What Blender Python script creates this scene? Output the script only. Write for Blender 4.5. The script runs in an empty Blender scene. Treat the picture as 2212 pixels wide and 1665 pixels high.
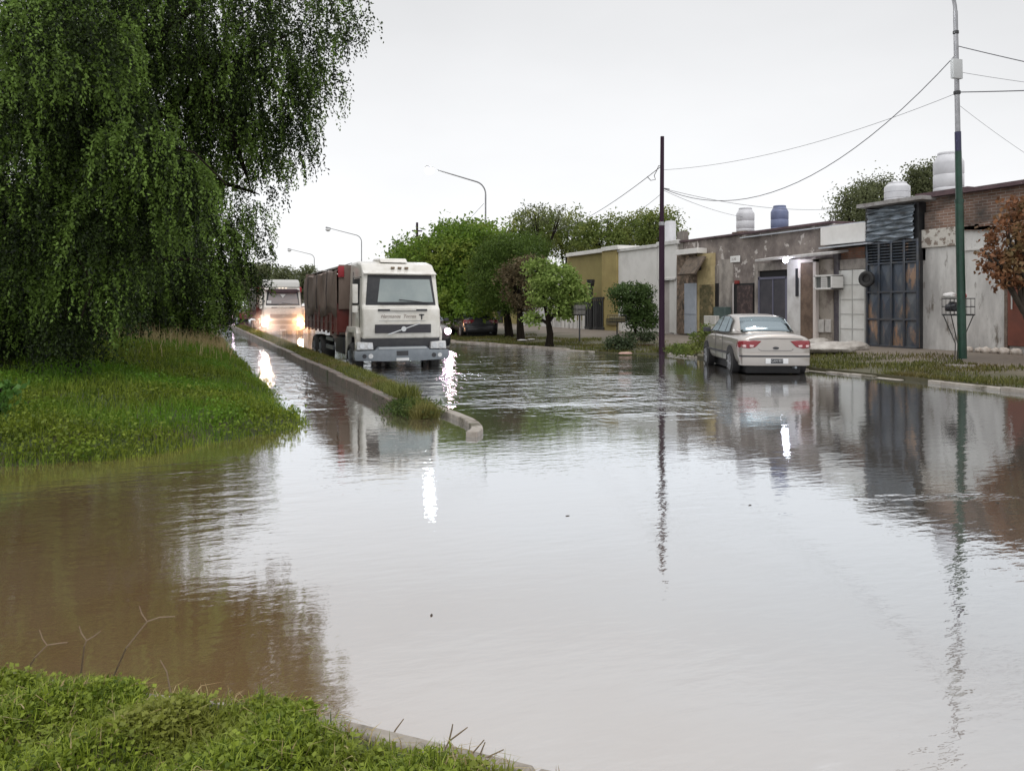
import bpy, bmesh, math, random
import numpy as np
from mathutils import Vector, Matrix
random.seed(7); RNG = np.random.default_rng(11)
scene = bpy.context.scene
COL = scene.collection
F = 1736.0; CX = 1106.0; HY = 660.0; HC = 1.6
TH = math.radians(21.85); S, C = math.sin(TH), math.cos(TH)

# ------------------------------------------------------------------ surveying helpers (photo bearing + distance -> place)
def W(px, py, d):
    t = (px-CX)/F
    return Vector((S*d + C*t*d, C*d - S*t*d, HC + (HY-py)/F*d))
def G(px, py, z=0.0):
    d = (HC-z)*F/(py-HY)
    p = W(px, py, d); p.z = z
    return p
def fd(px, u=20.5): return u/(C*(px-CX)/F + S)
def fv(px, u=20.5):
    d = fd(px, u); return C*d - S*(px-CX)/F*d
def fz(px, py, u=20.5): return HC + (HY-py)/F*fd(px, u)

# ------------------------------------------------------------------ materials
def nodes_of(name):
    m = bpy.data.materials.new(name); m.use_nodes = True
    nt = m.node_tree; nt.nodes.clear()
    return m, nt, nt.nodes, nt.links
def rgba(c): return (c[0], c[1], c[2], 1)
MATS = {}
def mat(name, col, rough=0.6, col2=None, scale=4.0, lo=0.4, hi=0.65, metal=0.0, bump=0.0, bscale=30.0, spec=0.5, stretch=(1,1,1), col3=None, scale3=1.0, lo3=.55, hi3=.62, coat=0.0):
    if name in MATS: return MATS[name]
    m, nt, N, L = nodes_of(name)
    out = N.new('ShaderNodeOutputMaterial'); b = N.new('ShaderNodeBsdfPrincipled')
    L.new(b.outputs[0], out.inputs[0])
    b.inputs['Base Color'].default_value = rgba(col); b.inputs['Roughness'].default_value = rough
    b.inputs['Metallic'].default_value = metal; b.inputs['Specular IOR Level'].default_value = spec
    if coat: b.inputs['Coat Weight'].default_value = coat; b.inputs['Coat Roughness'].default_value = .08
    tc = N.new('ShaderNodeTexCoord'); mp = N.new('ShaderNodeMapping'); mp.inputs['Scale'].default_value = stretch
    L.new(tc.outputs['Object'], mp.inputs[0])
    last = None
    def layer(prev, c2, sc, lo_, hi_):
        n = N.new('ShaderNodeTexNoise'); n.inputs['Scale'].default_value = sc; n.inputs['Detail'].default_value = 9; n.inputs['Roughness'].default_value = .65
        L.new(mp.outputs[0], n.inputs['Vector'])
        r = N.new('ShaderNodeMapRange'); r.inputs[1].default_value = lo_; r.inputs[2].default_value = hi_
        L.new(n.outputs['Fac'], r.inputs[0])
        x = N.new('ShaderNodeMix'); x.data_type = 'RGBA'
        L.new(r.outputs[0], x.inputs[0])
        if prev is None: x.inputs[6].default_value = rgba(col)
        else: L.new(prev, x.inputs[6])
        x.inputs[7].default_value = rgba(c2)
        return x.outputs[2]
    if col2: last = layer(None, col2, scale, lo, hi)
    if col3: last = layer(last, col3, scale3, lo3, hi3)
    if last: L.new(last, b.inputs['Base Color'])
    if bump:
        n = N.new('ShaderNodeTexNoise'); n.inputs['Scale'].default_value = bscale; n.inputs['Detail'].default_value = 6
        L.new(mp.outputs[0], n.inputs['Vector'])
        bp = N.new('ShaderNodeBump'); bp.inputs['Strength'].default_value = bump; bp.inputs['Distance'].default_value = .03
        L.new(n.outputs['Fac'], bp.inputs['Height']); L.new(bp.outputs[0], b.inputs['Normal'])
    MATS[name] = m; return m
def brickmat(name, c1, c2, mortar, scale=1.0, dirt=(.05,.045,.04)):
    if name in MATS: return MATS[name]
    m, nt, N, L = nodes_of(name)
    out = N.new('ShaderNodeOutputMaterial'); b = N.new('ShaderNodeBsdfPrincipled'); L.new(b.outputs[0], out.inputs[0])
    b.inputs['Roughness'].default_value = .85
    tc = N.new('ShaderNodeTexCoord'); sp = N.new('ShaderNodeSeparateXYZ'); cb = N.new('ShaderNodeCombineXYZ')
    ad = N.new('ShaderNodeMath'); ad.operation = 'ADD'
    L.new(tc.outputs['Object'], sp.inputs[0]); L.new(sp.outputs[0], ad.inputs[0]); L.new(sp.outputs[1], ad.inputs[1])
    L.new(ad.outputs[0], cb.inputs[0]); L.new(sp.outputs[2], cb.inputs[1])
    br = N.new('ShaderNodeTexBrick'); br.inputs['Scale'].default_value = scale
    br.inputs['Brick Width'].default_value = .27; br.inputs['Row Height'].default_value = .085; br.inputs['Mortar Size'].default_value = .008
    br.inputs['Color1'].default_value = rgba(c1); br.inputs['Color2'].default_value = rgba(c2); br.inputs['Mortar'].default_value = rgba(mortar)
    L.new(cb.outputs[0], br.inputs['Vector'])
    n = N.new('ShaderNodeTexNoise'); n.inputs['Scale'].default_value = 1.3; n.inputs['Detail'].default_value = 9; L.new(tc.outputs['Object'], n.inputs['Vector'])
    r = N.new('ShaderNodeMapRange'); r.inputs[1].default_value = .45; r.inputs[2].default_value = .7; L.new(n.outputs['Fac'], r.inputs[0])
    x = N.new('ShaderNodeMix'); x.data_type = 'RGBA'; L.new(r.outputs[0], x.inputs[0]); L.new(br.outputs['Color'], x.inputs[6]); x.inputs[7].default_value = rgba(dirt)
    L.new(x.outputs[2], b.inputs['Base Color'])
    bp = N.new('ShaderNodeBump'); bp.inputs['Strength'].default_value = .6; bp.inputs['Distance'].default_value = .02
    L.new(br.outputs['Fac'], bp.inputs['Height']); bp.invert = True; L.new(bp.outputs[0], b.inputs['Normal'])
    MATS[name] = m; return m
def emit(name, col, strength):
    if name in MATS: return MATS[name]
    m, nt, N, L = nodes_of(name)
    out = N.new('ShaderNodeOutputMaterial'); e = N.new('ShaderNodeEmission'); e.inputs[0].default_value = rgba(col); e.inputs[1].default_value = strength
    L.new(e.outputs[0], out.inputs[0]); MATS[name] = m; return m
def leafmat(name, ca, cb, trans=.35, rough=.45, patch=None, pscale=.5):
    """ca..cb by the leaf's own random tint; patch: colour of whole sprays (young, old or dry growth)"""
    if name in MATS: return MATS[name]
    m, nt, N, L = nodes_of(name)
    out = N.new('ShaderNodeOutputMaterial'); b = N.new('ShaderNodeBsdfPrincipled'); t = N.new('ShaderNodeBsdfTranslucent'); mx = N.new('ShaderNodeMixShader')
    a = N.new('ShaderNodeAttribute'); a.attribute_name = 'tint'
    x = N.new('ShaderNodeMix'); x.data_type = 'RGBA'; L.new(a.outputs['Fac'], x.inputs[0]); x.inputs[6].default_value = rgba(ca); x.inputs[7].default_value = rgba(cb)
    colr = x.outputs[2]
    if patch:
        tc = N.new('ShaderNodeTexCoord'); n = N.new('ShaderNodeTexNoise'); n.inputs['Scale'].default_value = pscale; n.inputs['Detail'].default_value = 3
        L.new(tc.outputs['Object'], n.inputs['Vector'])
        r = N.new('ShaderNodeMapRange'); r.inputs[1].default_value = .48; r.inputs[2].default_value = .66; L.new(n.outputs['Fac'], r.inputs[0])
        y = N.new('ShaderNodeMix'); y.data_type = 'RGBA'; L.new(r.outputs[0], y.inputs[0]); L.new(colr, y.inputs[6]); y.inputs[7].default_value = rgba(patch); colr = y.outputs[2]
    b.inputs['Specular IOR Level'].default_value = .22
    L.new(colr, b.inputs['Base Color']); L.new(colr, t.inputs[0]); b.inputs['Roughness'].default_value = rough
    mx.inputs[0].default_value = trans; L.new(b.outputs[0], mx.inputs[1]); L.new(t.outputs[0], mx.inputs[2]); L.new(mx.outputs[0], out.inputs[0])
    MATS[name] = m; return m

# ------------------------------------------------------------------ objects
def tag(o, label=None, cat=None, group=None, kind=None):
    if label: o['label'] = label
    if cat: o['category'] = cat
    if group: o['group'] = group
    if kind: o['kind'] = kind
    return o
def empty(name, loc, rz=0.0):
    o = bpy.data.objects.new(name, None); COL.objects.link(o); o.empty_display_size = .2
    o.location = loc; o.rotation_euler = (0, 0, rz); return o
def link(name, me, m, parent=None, loc=None):
    o = bpy.data.objects.new(name, me); COL.objects.link(o)
    if m:
        for q in (m if isinstance(m, (list, tuple)) else [m]): me.materials.append(q)
    if parent: o.parent = parent
    if loc: o.location = loc
    return o
def copy_tree(o, parent=None):
    c = o.copy(); COL.objects.link(c); c.parent = parent
    for ch in list(o.children): copy_tree(ch, c)
    return c
class MB:
    def __init__(s, off=(0,0,0)): s.v = []; s.f = []; s.mi = []; s.off = Vector(off)
    def add(s, vs, fs, mi=0):
        k = len(s.v); s.v += [tuple(Vector(p)-s.off) for p in vs]; s.f += [tuple(i+k for i in f) for f in fs]; s.mi += [mi]*len(fs); return s
    def box(s, x0, x1, y0, y1, z0, z1, mi=0):
        return s.add([(x0,y0,z0),(x1,y0,z0),(x1,y1,z0),(x0,y1,z0),(x0,y0,z1),(x1,y0,z1),(x1,y1,z1),(x0,y1,z1)],
                     [(0,3,2,1),(4,5,6,7),(0,1,5,4),(1,2,6,5),(2,3,7,6),(3,0,4,7)], mi)
    def tube(s, pts, rad, n=8, cap=True, mi=0):
        pts = [Vector(p) for p in pts]; m = len(pts); vs = []; fs = []
        if not isinstance(rad, (list, tuple)): rad = [rad]*m
        ref = None
        for i, p in enumerate(pts):
            t = (pts[min(i+1, m-1)]-pts[max(i-1, 0)]).normalized()
            if ref is None: ref = Vector((1,0,0)) if abs(t.x) < .9 else Vector((0,1,0))
            a = (ref - t*ref.dot(t)).normalized(); ref = a; b = t.cross(a)
            for k in range(n):
                q = 2*math.pi*k/n; vs.append(p + (a*math.cos(q)+b*math.sin(q))*rad[i])
        for i in range(m-1):
            for k in range(n): fs.append((i*n+k, i*n+(k+1)%n, (i+1)*n+(k+1)%n, (i+1)*n+k))
        if cap: fs.append(tuple(range(n))[::-1]); fs.append(tuple((m-1)*n+k for k in range(n)))
        return s.add(vs, fs, mi)
    def lathe(s, c, prof, n=24, mi=0):
        vs = []; fs = []; m = len(prof)
        for r, z in prof:
            for k in range(n):
                q = 2*math.pi*k/n; vs.append((c[0]+r*math.cos(q), c[1]+r*math.sin(q), c[2]+z))
        for i in range(m-1):
            for k in range(n): fs.append((i*n+k, i*n+(k+1)%n, (i+1)*n+(k+1)%n, (i+1)*n+k))
        fs.append(tuple(range(n))[::-1]); fs.append(tuple((m-1)*n+k for k in range(n)))
        return s.add(vs, fs, mi)
    def prism(s, poly, axis, a, b, mi=0):
        """poly: list of 2-D points; axis 'x': (y,z) ; 'y': (x,z) ; 'z': (x,y)"""
        n = len(poly)
        def P(p, t): return {'x': (t,p[0],p[1]), 'y': (p[0],t,p[1]), 'z': (p[0],p[1],t)}[axis]
        vs = [P(p,a) for p in poly]+[P(p,b) for p in poly]
        fs = [tuple(range(n)), tuple(range(n,2*n))[::-1]]+[(i,n+i,n+(i+1)%n,(i+1)%n) for i in range(n)]
        return s.add(vs, fs, mi)
    def slab(s, quad, th, mi=0):
        """four corner points and a thickness along their normal"""
        q = [Vector(p) for p in quad]; nrm = (q[1]-q[0]).cross(q[3]-q[0]).normalized()*th
        return s.add(q+[p+nrm for p in q], [(0,3,2,1),(4,5,6,7),(0,1,5,4),(1,2,6,5),(2,3,7,6),(3,0,4,7)], mi)
    def build(s, name, m, parent=None, smooth=False, bevel=0.0, seg=2, loc=None, sub=0, fixn=True):
        me = bpy.data.meshes.new(name); me.from_pydata(s.v, [], s.f)
        for p, k in zip(me.polygons, s.mi): p.material_index = k
        bm = bmesh.new(); bm.from_mesh(me)
        if fixn: bmesh.ops.recalc_face_normals(bm, faces=bm.faces)
        if bevel:
            ed = [e for e in bm.edges if len(e.link_faces) == 2 and e.calc_face_angle(0) > .45]
            bmesh.ops.bevel(bm, geom=ed, offset=bevel, segments=seg, profile=.6, affect='EDGES', clamp_overlap=True)
        bm.to_mesh(me); bm.free()
        o = link(name, me, m, parent, loc)
        if smooth or bevel:
            me.polygons.foreach_set('use_smooth', [True]*len(me.polygons))
            me.set_sharp_from_angle(angle=math.radians(40))
        if sub:
            md = o.modifiers.new('sub', 'SUBSURF'); md.levels = sub; md.render_levels = sub
        return o
def textmesh(s, size, name, m, parent, loc, rot, ext=.003, shear=0.0, spacing=1.0):
    cu = bpy.data.curves.new(name, 'FONT'); cu.body = s; cu.size = size; cu.extrude = ext; cu.align_x = 'CENTER'; cu.align_y = 'CENTER'; cu.shear = shear; cu.space_character = spacing
    t = bpy.data.objects.new('tmp', cu); COL.objects.link(t)
    dg = bpy.context.evaluated_depsgraph_get(); me = bpy.data.meshes.new_from_object(t.evaluated_get(dg)); bpy.data.objects.remove(t)
    me.materials.clear(); o = link(name, me, m, parent, loc); o.rotation_euler = rot; return o

# ------------------------------------------------------------------ leaves
def leaf_mesh(name, pos, ln, wd, dirs=None, flat=0.0, rng=RNG, tint=None, fold=0.0):
    """pos (n,3); ln, wd (n,) ; dirs (n,3) direction of each leaf"""
    n = len(pos)
    if dirs is None: dirs = rng.normal(size=(n,3))
    dirs = dirs/np.linalg.norm(dirs, axis=1, keepdims=True)
    r = rng.normal(size=(n,3)); 
    if flat: r = r*(1-flat); 
    side = np.cross(dirs, r + np.array([0,0,flat*2.0])); side /= (np.linalg.norm(side, axis=1, keepdims=True)+1e-9)
    up = np.cross(side, dirs)
    ln = np.asarray(ln)[:,None]; wd = np.asarray(wd)[:,None]
    v = np.empty((n,4,3)); v[:,0] = pos; v[:,1] = pos+dirs*ln*.45+side*wd*.5+up*ln*fold; v[:,2] = pos+dirs*ln; v[:,3] = pos+dirs*ln*.45-side*wd*.5+up*ln*fold
    me = bpy.data.meshes.new(name); me.vertices.add(4*n); me.vertices.foreach_set('co', v.reshape(-1))
    me.loops.add(4*n); me.loops.foreach_set('vertex_index', np.arange(4*n, dtype=np.int32))
    me.polygons.add(n); me.polygons.foreach_set('loop_start', np.arange(0,4*n,4,dtype=np.int32)); me.polygons.foreach_set('loop_total', np.full(n,4,dtype=np.int32))
    me.update()
    if tint is None: tint = rng.random(n)
    at = me.attributes.new('tint', 'FLOAT', 'POINT'); at.data.foreach_set('value', np.repeat(tint,4).astype(np.float32))
    me.validate(); return me
def blades_mesh(name, pos, h, w, lean=.5, rng=RNG, tint=None):
    """grass blades: two-segment tapering strips"""
    n = len(pos); a = rng.random(n)*2*math.pi; d = np.stack([np.cos(a),np.sin(a),np.zeros(n)],1)
    b = rng.random(n)*2*math.pi; sd = np.stack([np.cos(b),np.sin(b),np.zeros(n)],1)
    h = np.asarray(h)[:,None]; w = np.asarray(w)[:,None]; le = (rng.random(n)*lean)[:,None]
    up = np.array([0,0,1.0])
    p1 = pos + up*h*.55 + d*h*le*.3; p2 = pos + up*h*(1-.4*le) + d*h*le
    v = np.empty((n,5,3)); v[:,0] = pos-sd*w*.5; v[:,1] = pos+sd*w*.5; v[:,2] = p1+sd*w*.4; v[:,3] = p1-sd*w*.4; v[:,4] = p2
    me = bpy.data.meshes.new(name); me.vertices.add(5*n); me.vertices.foreach_set('co', v.reshape(-1))
    base = (np.arange(n)*5)[:,None]; li = np.concatenate([base+np.array([[0,1,2,3]]), base+np.array([[3,2,4]])],1).reshape(-1).astype(np.int32)
    me.loops.add(7*n); me.loops.foreach_set('vertex_index', li)
    st = np.stack([np.arange(n)*7, np.arange(n)*7+4],1).reshape(-1).astype(np.int32); tt = np.tile([4,3], n).astype(np.int32)
    me.polygons.add(2*n); me.polygons.foreach_set('loop_start', st); me.polygons.foreach_set('loop_total', tt); me.update()
    if tint is None: tint = rng.random(n)
    at = me.attributes.new('tint', 'FLOAT', 'POINT'); at.data.foreach_set('value', np.repeat(tint,5).astype(np.float32))
    me.validate(); return me
def crown_points(lobes, nclump, nleaf, rc, rng, shell=.55):
    """lobes: (x,y,z,rx,ry,rz). clumps through each lobe's volume, thicker towards its skin"""
    out = []; tn = []
    vol = np.array([l[3]*l[4]+l[3]*l[5]+l[4]*l[5] for l in lobes]); vol /= vol.sum()
    for l, q in zip(lobes, vol):
        k = max(3, int(nclump*q)); d = rng.normal(size=(k,3)); d /= np.linalg.norm(d,axis=1,keepdims=True)
        r = shell + (1-shell)*rng.random(k)**.6; r *= 1+rng.normal(size=k)*.08
        c = np.array(l[:3]) + d*r[:,None]*np.array(l[3:6])
        for cc in c:
            m = int(nleaf*(.5+rng.random())); o = rng.normal(size=(m,3))*rc*(.5+rng.random())*np.array([1,1,.65])
            out.append(cc+o); tn.append(np.clip(rng.random(m)*.5+rng.random()*.5,0,1))
    return np.concatenate(out), np.concatenate(tn)
def tree(name, base, lobes, m_leaf, m_bark, label, cat='tree', group=None, trunk_r=.15, nclump=260, nleaf=24, rc=.28, lsize=.11, lw=.6, droop=.3, rng=RNG, stems=1, limbs=True):
    base = Vector(base); e = empty(name, base); tag(e, label, cat, group)
    L = [tuple(np.array(l[:3])-np.array(base))+tuple(l[3:]) for l in lobes]
    mb = MB()
    top = Vector((np.mean([l[0] for l in L]), np.mean([l[1] for l in L]), np.mean([l[2] for l in L])))
    for k in range(stems):
        o = Vector((random.uniform(-.1,.1)*(stems>1)*2, random.uniform(-.1,.1)*(stems>1)*2, -.15))
        fork = o + (top-o)*.5 + Vector((random.uniform(-.1,.1), random.uniform(-.1,.1), 0))
        mid = o + (fork-o)*.5 + Vector((random.uniform(-.06,.06), random.uniform(-.06,.06), 0))
        mb.tube([o, o+Vector((0,0,.2)), mid, fork], [trunk_r*1.35, trunk_r*1.05, trunk_r*.9, trunk_r*.7], 9)
        for l in (L if limbs else []):
            c = Vector(l[:3]); mm = fork + (c-fork)*.5 + Vector((0,0,.15*l[5]))
            mb.tube([fork-Vector((0,0,.1)), mm, c, c+Vector((random.uniform(-.5,.5)*l[3], random.uniform(-.5,.5)*l[4], .6*l[5]))], [trunk_r*.55, trunk_r*.38, trunk_r*.2, .01], 6)
            for _ in range(5):
                q = Vector((random.gauss(0,1), random.gauss(0,1), random.gauss(0,1)+.3)).normalized()
                mb.tube([mm, c+Vector((q.x*l[3]*.4,q.y*l[4]*.4,q.z*l[5]*.4)), c+Vector((q.x*l[3]*.9,q.y*l[4]*.9,q.z*l[5]*.9))], [trunk_r*.25, trunk_r*.14, .006], 5)
    mb.build('trunk', m_bark, e, smooth=True)
    p, t = crown_points(L, nclump, nleaf, rc, rng)
    n = len(p); d = rng.normal(size=(n,3)); d[:,2] -= droop
    me = leaf_mesh('crown', p, lsize*(.6+.8*rng.random(n)), lsize*lw*(.6+.8*rng.random(n)), d, tint=t, rng=rng, fold=.08)
    link('crown', me, m_leaf, e); return e

# ------------------------------------------------------------------ camera, light, world
cam = bpy.data.cameras.new('camera'); co = bpy.data.objects.new('camera', cam); COL.objects.link(co); scene.camera = co
cam.sensor_width = 36; cam.lens = F/2212*36; cam.shift_y = -(832.5-HY)/2212; cam.clip_end = 3000; cam.clip_start = .05
co.location = (0,0,HC); co.rotation_euler = (math.radians(90), 0, -TH)
w = bpy.data.worlds.new('World'); scene.world = w; w.use_nodes = True; nt = w.node_tree; N = nt.nodes; L = nt.links; N.clear()
SUN_EL, SUN_AZ = math.radians(55), math.radians(200)
wo = N.new('ShaderNodeOutputWorld'); bg = N.new('ShaderNodeBackground'); sky = N.new('ShaderNodeTexSky'); sky.sky_type = 'NISHITA'; sky.sun_disc = False
sky.sun_elevation = SUN_EL; sky.sun_rotation = SUN_AZ
tc = N.new('ShaderNodeTexCoord'); sp = N.new('ShaderNodeSeparateXYZ'); L.new(tc.outputs['Generated'], sp.inputs[0])
cr = N.new('ShaderNodeValToRGB'); L.new(sp.outputs[2], cr.inputs[0]); el = cr.color_ramp.elements
K = 1/9.5
def stop(p, v): 
    e = el.new(p); e.color = (v*K*.995, v*K, v*K*1.012, 1)
el[0].position = 0; el[0].color = (.91*K,.91*K,.915*K,1); el[1].position = 1; el[1].color = (1.28*K,1.28*K,1.3*K,1)
stop(.12,.885); stop(.24,.80); stop(.36,.70); stop(.5,.86); stop(.7,1.15)
nz = N.new('ShaderNodeTexNoise'); nz.inputs['Scale'].default_value = 1.6; nz.inputs['Detail'].default_value = 5
mpw = N.new('ShaderNodeMapping'); mpw.inputs['Scale'].default_value = (1,1,2.5); L.new(tc.outputs['Generated'], mpw.inputs[0]); L.new(mpw.outputs[0], nz.inputs['Vector'])
mr = N.new('ShaderNodeMapRange'); mr.inputs[1].default_value = .3; mr.inputs[2].default_value = .7; mr.inputs[3].default_value = .93*100; mr.inputs[4].default_value = 1.07*100
L.new(nz.outputs['Fac'], mr.inputs[0])
mul = N.new('ShaderNodeVectorMath'); mul.operation = 'SCALE'; L.new(cr.outputs[0], mul.inputs[0]); L.new(mr.outputs[0], mul.inputs[3])
mx = N.new('ShaderNodeMix'); mx.data_type = 'RGBA'; mx.inputs[0].default_value = .96
L.new(sky.outputs[0], mx.inputs[6]); L.new(mul.outputs[0], mx.inputs[7]); L.new(mx.outputs[2], bg.inputs[0]); bg.inputs[1].default_value = .1
L.new(bg.outputs[0], wo.inputs[0])
sl = bpy.data.lights.new('sun', 'SUN'); sl.energy = .9; sl.angle = math.radians(30); sl.color = (1,.98,.95)
so = bpy.data.objects.new('sun', sl); COL.objects.link(so); so.rotation_euler = (math.radians(90)-SUN_EL, 0, math.radians(180)-SUN_AZ)
vs = scene.view_settings; vs.view_transform = 'Standard'; vs.look = 'None'; vs.exposure = .12; vs.gamma = 1
scene.cycles.use_denoising = True; scene.cycles.max_bounces = 8; scene.cycles.transparent_max_bounces = 8; scene.cycles.sample_clamp_indirect = 6
scene.cycles.caustics_reflective = True

# ------------------------------------------------------------------ water
def water_material():
    m, nt, N, L = nodes_of('flood_water')
    out = N.new('ShaderNodeOutputMaterial'); df = N.new('ShaderNodeBsdfDiffuse'); gl = N.new('ShaderNodeBsdfGlossy'); mx = N.new('ShaderNodeMixShader')
    L.new(df.outputs[0], mx.inputs[1]); L.new(gl.outputs[0], mx.inputs[2]); L.new(mx.outputs[0], out.inputs[0])
    gl.inputs['Color'].default_value = (.915,.955,1.0,1); gl.inputs['Roughness'].default_value = .035
    tc = N.new('ShaderNodeTexCoord')
    def math_(op, a, b=None, cl=False):
        n = N.new('ShaderNodeMath'); n.operation = op; n.use_clamp = cl
        for i, q in enumerate((a, b)):
            if q is None: continue
            if isinstance(q, (int,float)): n.inputs[i].default_value = q
            else: L.new(q, n.inputs[i])
        return n.outputs[0]
    def noise(scale, detail, stretch=(1,1,1), rot=0.0, rough=.5):
        mp = N.new('ShaderNodeMapping'); mp.inputs['Scale'].default_value = stretch; mp.inputs['Rotation'].default_value = (0,0,rot); L.new(tc.outputs['Object'], mp.inputs[0])
        n = N.new('ShaderNodeTexNoise'); n.inputs['Scale'].default_value = scale; n.inputs['Detail'].default_value = detail; n.inputs['Roughness'].default_value = rough
        L.new(mp.outputs[0], n.inputs['Vector']); return n.outputs['Fac']
    def rng_(x, a, b, c=0.0, d=1.0, interp='SMOOTHSTEP'):
        r = N.new('ShaderNodeMapRange'); r.interpolation_type = interp
        for i, q in zip((1,2,3,4), (a,b,c,d)): r.inputs[i].default_value = q
        L.new(x, r.inputs[0]); return r.outputs[0]
    def blob(cx, cy, rx, ry, inner=.3):
        mp = N.new('ShaderNodeMapping'); mp.vector_type = 'POINT'; mp.inputs['Location'].default_value = (-cx/rx, -cy/ry, 0); mp.inputs['Scale'].default_value = (1/rx,1/ry,1); L.new(tc.outputs['Object'], mp.inputs[0])
        ln = N.new('ShaderNodeVectorMath'); ln.operation = 'LENGTH'; L.new(mp.outputs[0], ln.inputs[0])
        return rng_(ln.outputs['Value'], 1.0, inner)
    def blobr(cx, cy, rx, ry, inner=.3):
        ang = -TH+.08; ca, sa = math.cos(ang), math.sin(ang)
        sp_ = N.new('ShaderNodeSeparateXYZ'); L.new(tc.outputs['Object'], sp_.inputs[0]); dx = math_('SUBTRACT', sp_.outputs[0], cx); dy = math_('SUBTRACT', sp_.outputs[1], cy)
        a_ = math_('DIVIDE', math_('ADD', math_('MULTIPLY', dx, ca), math_('MULTIPLY', dy, sa)), rx); b_ = math_('DIVIDE', math_('ADD', math_('MULTIPLY', dx, -sa), math_('MULTIPLY', dy, ca)), ry)
        return rng_(math_('ADD', math_('MULTIPLY', a_, a_), math_('MULTIPLY', b_, b_)), 1.0, inner)
    # mud: silt clouds
    silt = noise(.5, 5, (1,1,1), .3, .6)
    cm = N.new('ShaderNodeMix'); cm.data_type = 'RGBA'; L.new(rng_(silt,.35,.7), cm.inputs[0]); cm.inputs[6].default_value = (.25,.155,.072,1); cm.inputs[7].default_value = (.30,.20,.11,1)
    cm2 = N.new('ShaderNodeMix'); cm2.data_type = 'RGBA'; sx = N.new('ShaderNodeSeparateXYZ'); L.new(tc.outputs['Object'], sx.inputs[0])
    sxw = math_('ADD', sx.outputs[0], math_('MULTIPLY', math_('SUBTRACT', silt, .5), 4.0))
    L.new(rng_(sxw, -.3, 4.5), cm2.inputs[0]); L.new(cm.outputs[2], cm2.inputs[6]); cm2.inputs[7].default_value = (.20,.175,.145,1)
    L.new(cm2.outputs[2], df.inputs[0])
    # reflectance against view angle
    lw = N.new('ShaderNodeLayerWeight'); lw.inputs[0].default_value = .5
    r1 = N.new('ShaderNodeValToRGB'); e = r1.color_ramp.elements; e[0].position = .2; e[0].color = (.22,)*3+(1,); e[1].position = 1; e[1].color = (1,)*3+(1,)
    for p, v in ((.48,.50),(.58,.60),(.7,.72),(.82,.84),(.93,.95)): q = e.new(p); q.color = (v,v,v,1)
    L.new(lw.outputs['Facing'], r1.inputs[0]); L.new(r1.outputs[0], mx.inputs[0])
    # ripples: fine rain shiver everywhere, chop in the wake of the truck, wind patches
    wake = blob(6.4, 17.4, 4.6, 8.8, .5); wake2 = blob(9.5, 24, 4.5, 9); left = blob(-.2, 7.6, 2.0, 2.6); side = blob(2.0, 24, 1.0, 14, .5); right = math_('MAXIMUM', blob(8.5, 13.5, 5, 2.6), math_('MULTIPLY', blob(8.2, 3.4, 3.2, 2.2, .2), 1.3))
    foam = math_('MULTIPLY', blobr(6.3, 4.75, 1.7, .16), rng_(noise(2.5,3), .38,.5))
    patch = rng_(noise(.22, 3, (1,1,1), .5), .48, .66)
    streak = rng_(noise(.35, 4, (.35,1.6,1), TH, .6), .52, .6)
    fine = noise(9, 3, (.7,1.5,1), TH); chp = noise(3.6, 3, (1.5,.55,1), 0, .55); med = noise(3.2, 4, (.6,1.5,1), TH, .55); big = noise(1.1, 3, (.5,1.4,1), TH+.15)
    h = math_('MULTIPLY', math_('SUBTRACT', fine, .5), math_('ADD', .0012, math_('MULTIPLY', patch, .0012)))
    chop = math_('MAXIMUM', math_('MAXIMUM', wake, wake2), math_('MULTIPLY', side, .8))
    a_med = math_('ADD', math_('MULTIPLY', chop, .010), math_('ADD', math_('MULTIPLY', left, .0075), math_('ADD', math_('ADD', math_('MULTIPLY', right, .0045), math_('MULTIPLY', foam, .012)), .0017)))
    a_med = math_('ADD', a_med, math_('MULTIPLY', patch, .0012))
    h = math_('ADD', h, math_('MULTIPLY', math_('SUBTRACT', med, .5), a_med))
    h = math_('ADD', h, math_('MULTIPLY', math_('SUBTRACT', chp, .5), math_('MULTIPLY', chop, math_('ADD', .028, math_('MULTIPLY', patch, .045)))))
    h = math_('ADD', h, math_('MULTIPLY', math_('SUBTRACT', big, .5), math_('ADD', math_('MULTIPLY', chop, .045), .0016)))
    h = math_('ADD', h, math_('MULTIPLY', streak, math_('ADD', math_('MULTIPLY', chop, .016), .0006)))
    bp = N.new('ShaderNodeBump'); bp.inputs['Strength'].default_value = 1; bp.inputs['Distance'].default_value = 1; L.new(h, bp.inputs['Height'])
    L.new(bp.outputs[0], gl.inputs['Normal'])
    return m
mb = MB(); mb.add([(-300,-60,0),(300,-60,0),(300,600,0),(-300,600,0)], [(0,1,2,3)])
o = mb.build('water', water_material(), fixn=False); tag(o, kind='structure')
mb = MB(); mb.add([(-1500,-300,-.35),(1500,-300,-.35),(1500,2500,-.35),(-1500,2500,-.35)], [(0,1,2,3)])
m_mud = mat('mud', (.10,.07,.045), .9, (.06,.045,.03), 2.0)
o = mb.build('ground', m_mud, fixn=False); tag(o, kind='structure')

# ------------------------------------------------------------------ terrain pieces
m_soil = mat('grassy_soil', (.045,.062,.02), .9, (.08,.062,.035), 1.2, .45, .65, bump=.5, bscale=12)
m_pave = mat('wet_pavement', (.21,.185,.155), .45, (.13,.105,.08), .9, .4, .65, bump=.3, bscale=20, col3=(.07,.075,.03), scale3=2.4)
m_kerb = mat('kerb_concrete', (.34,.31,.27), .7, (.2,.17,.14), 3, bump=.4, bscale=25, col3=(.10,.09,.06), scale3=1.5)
m_kerbd = mat('wet_dark_concrete', (.17,.13,.11), .5, (.10,.08,.065), 2.5, bump=.4, bscale=20, col3=(.06,.07,.03), scale3=3)

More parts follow.
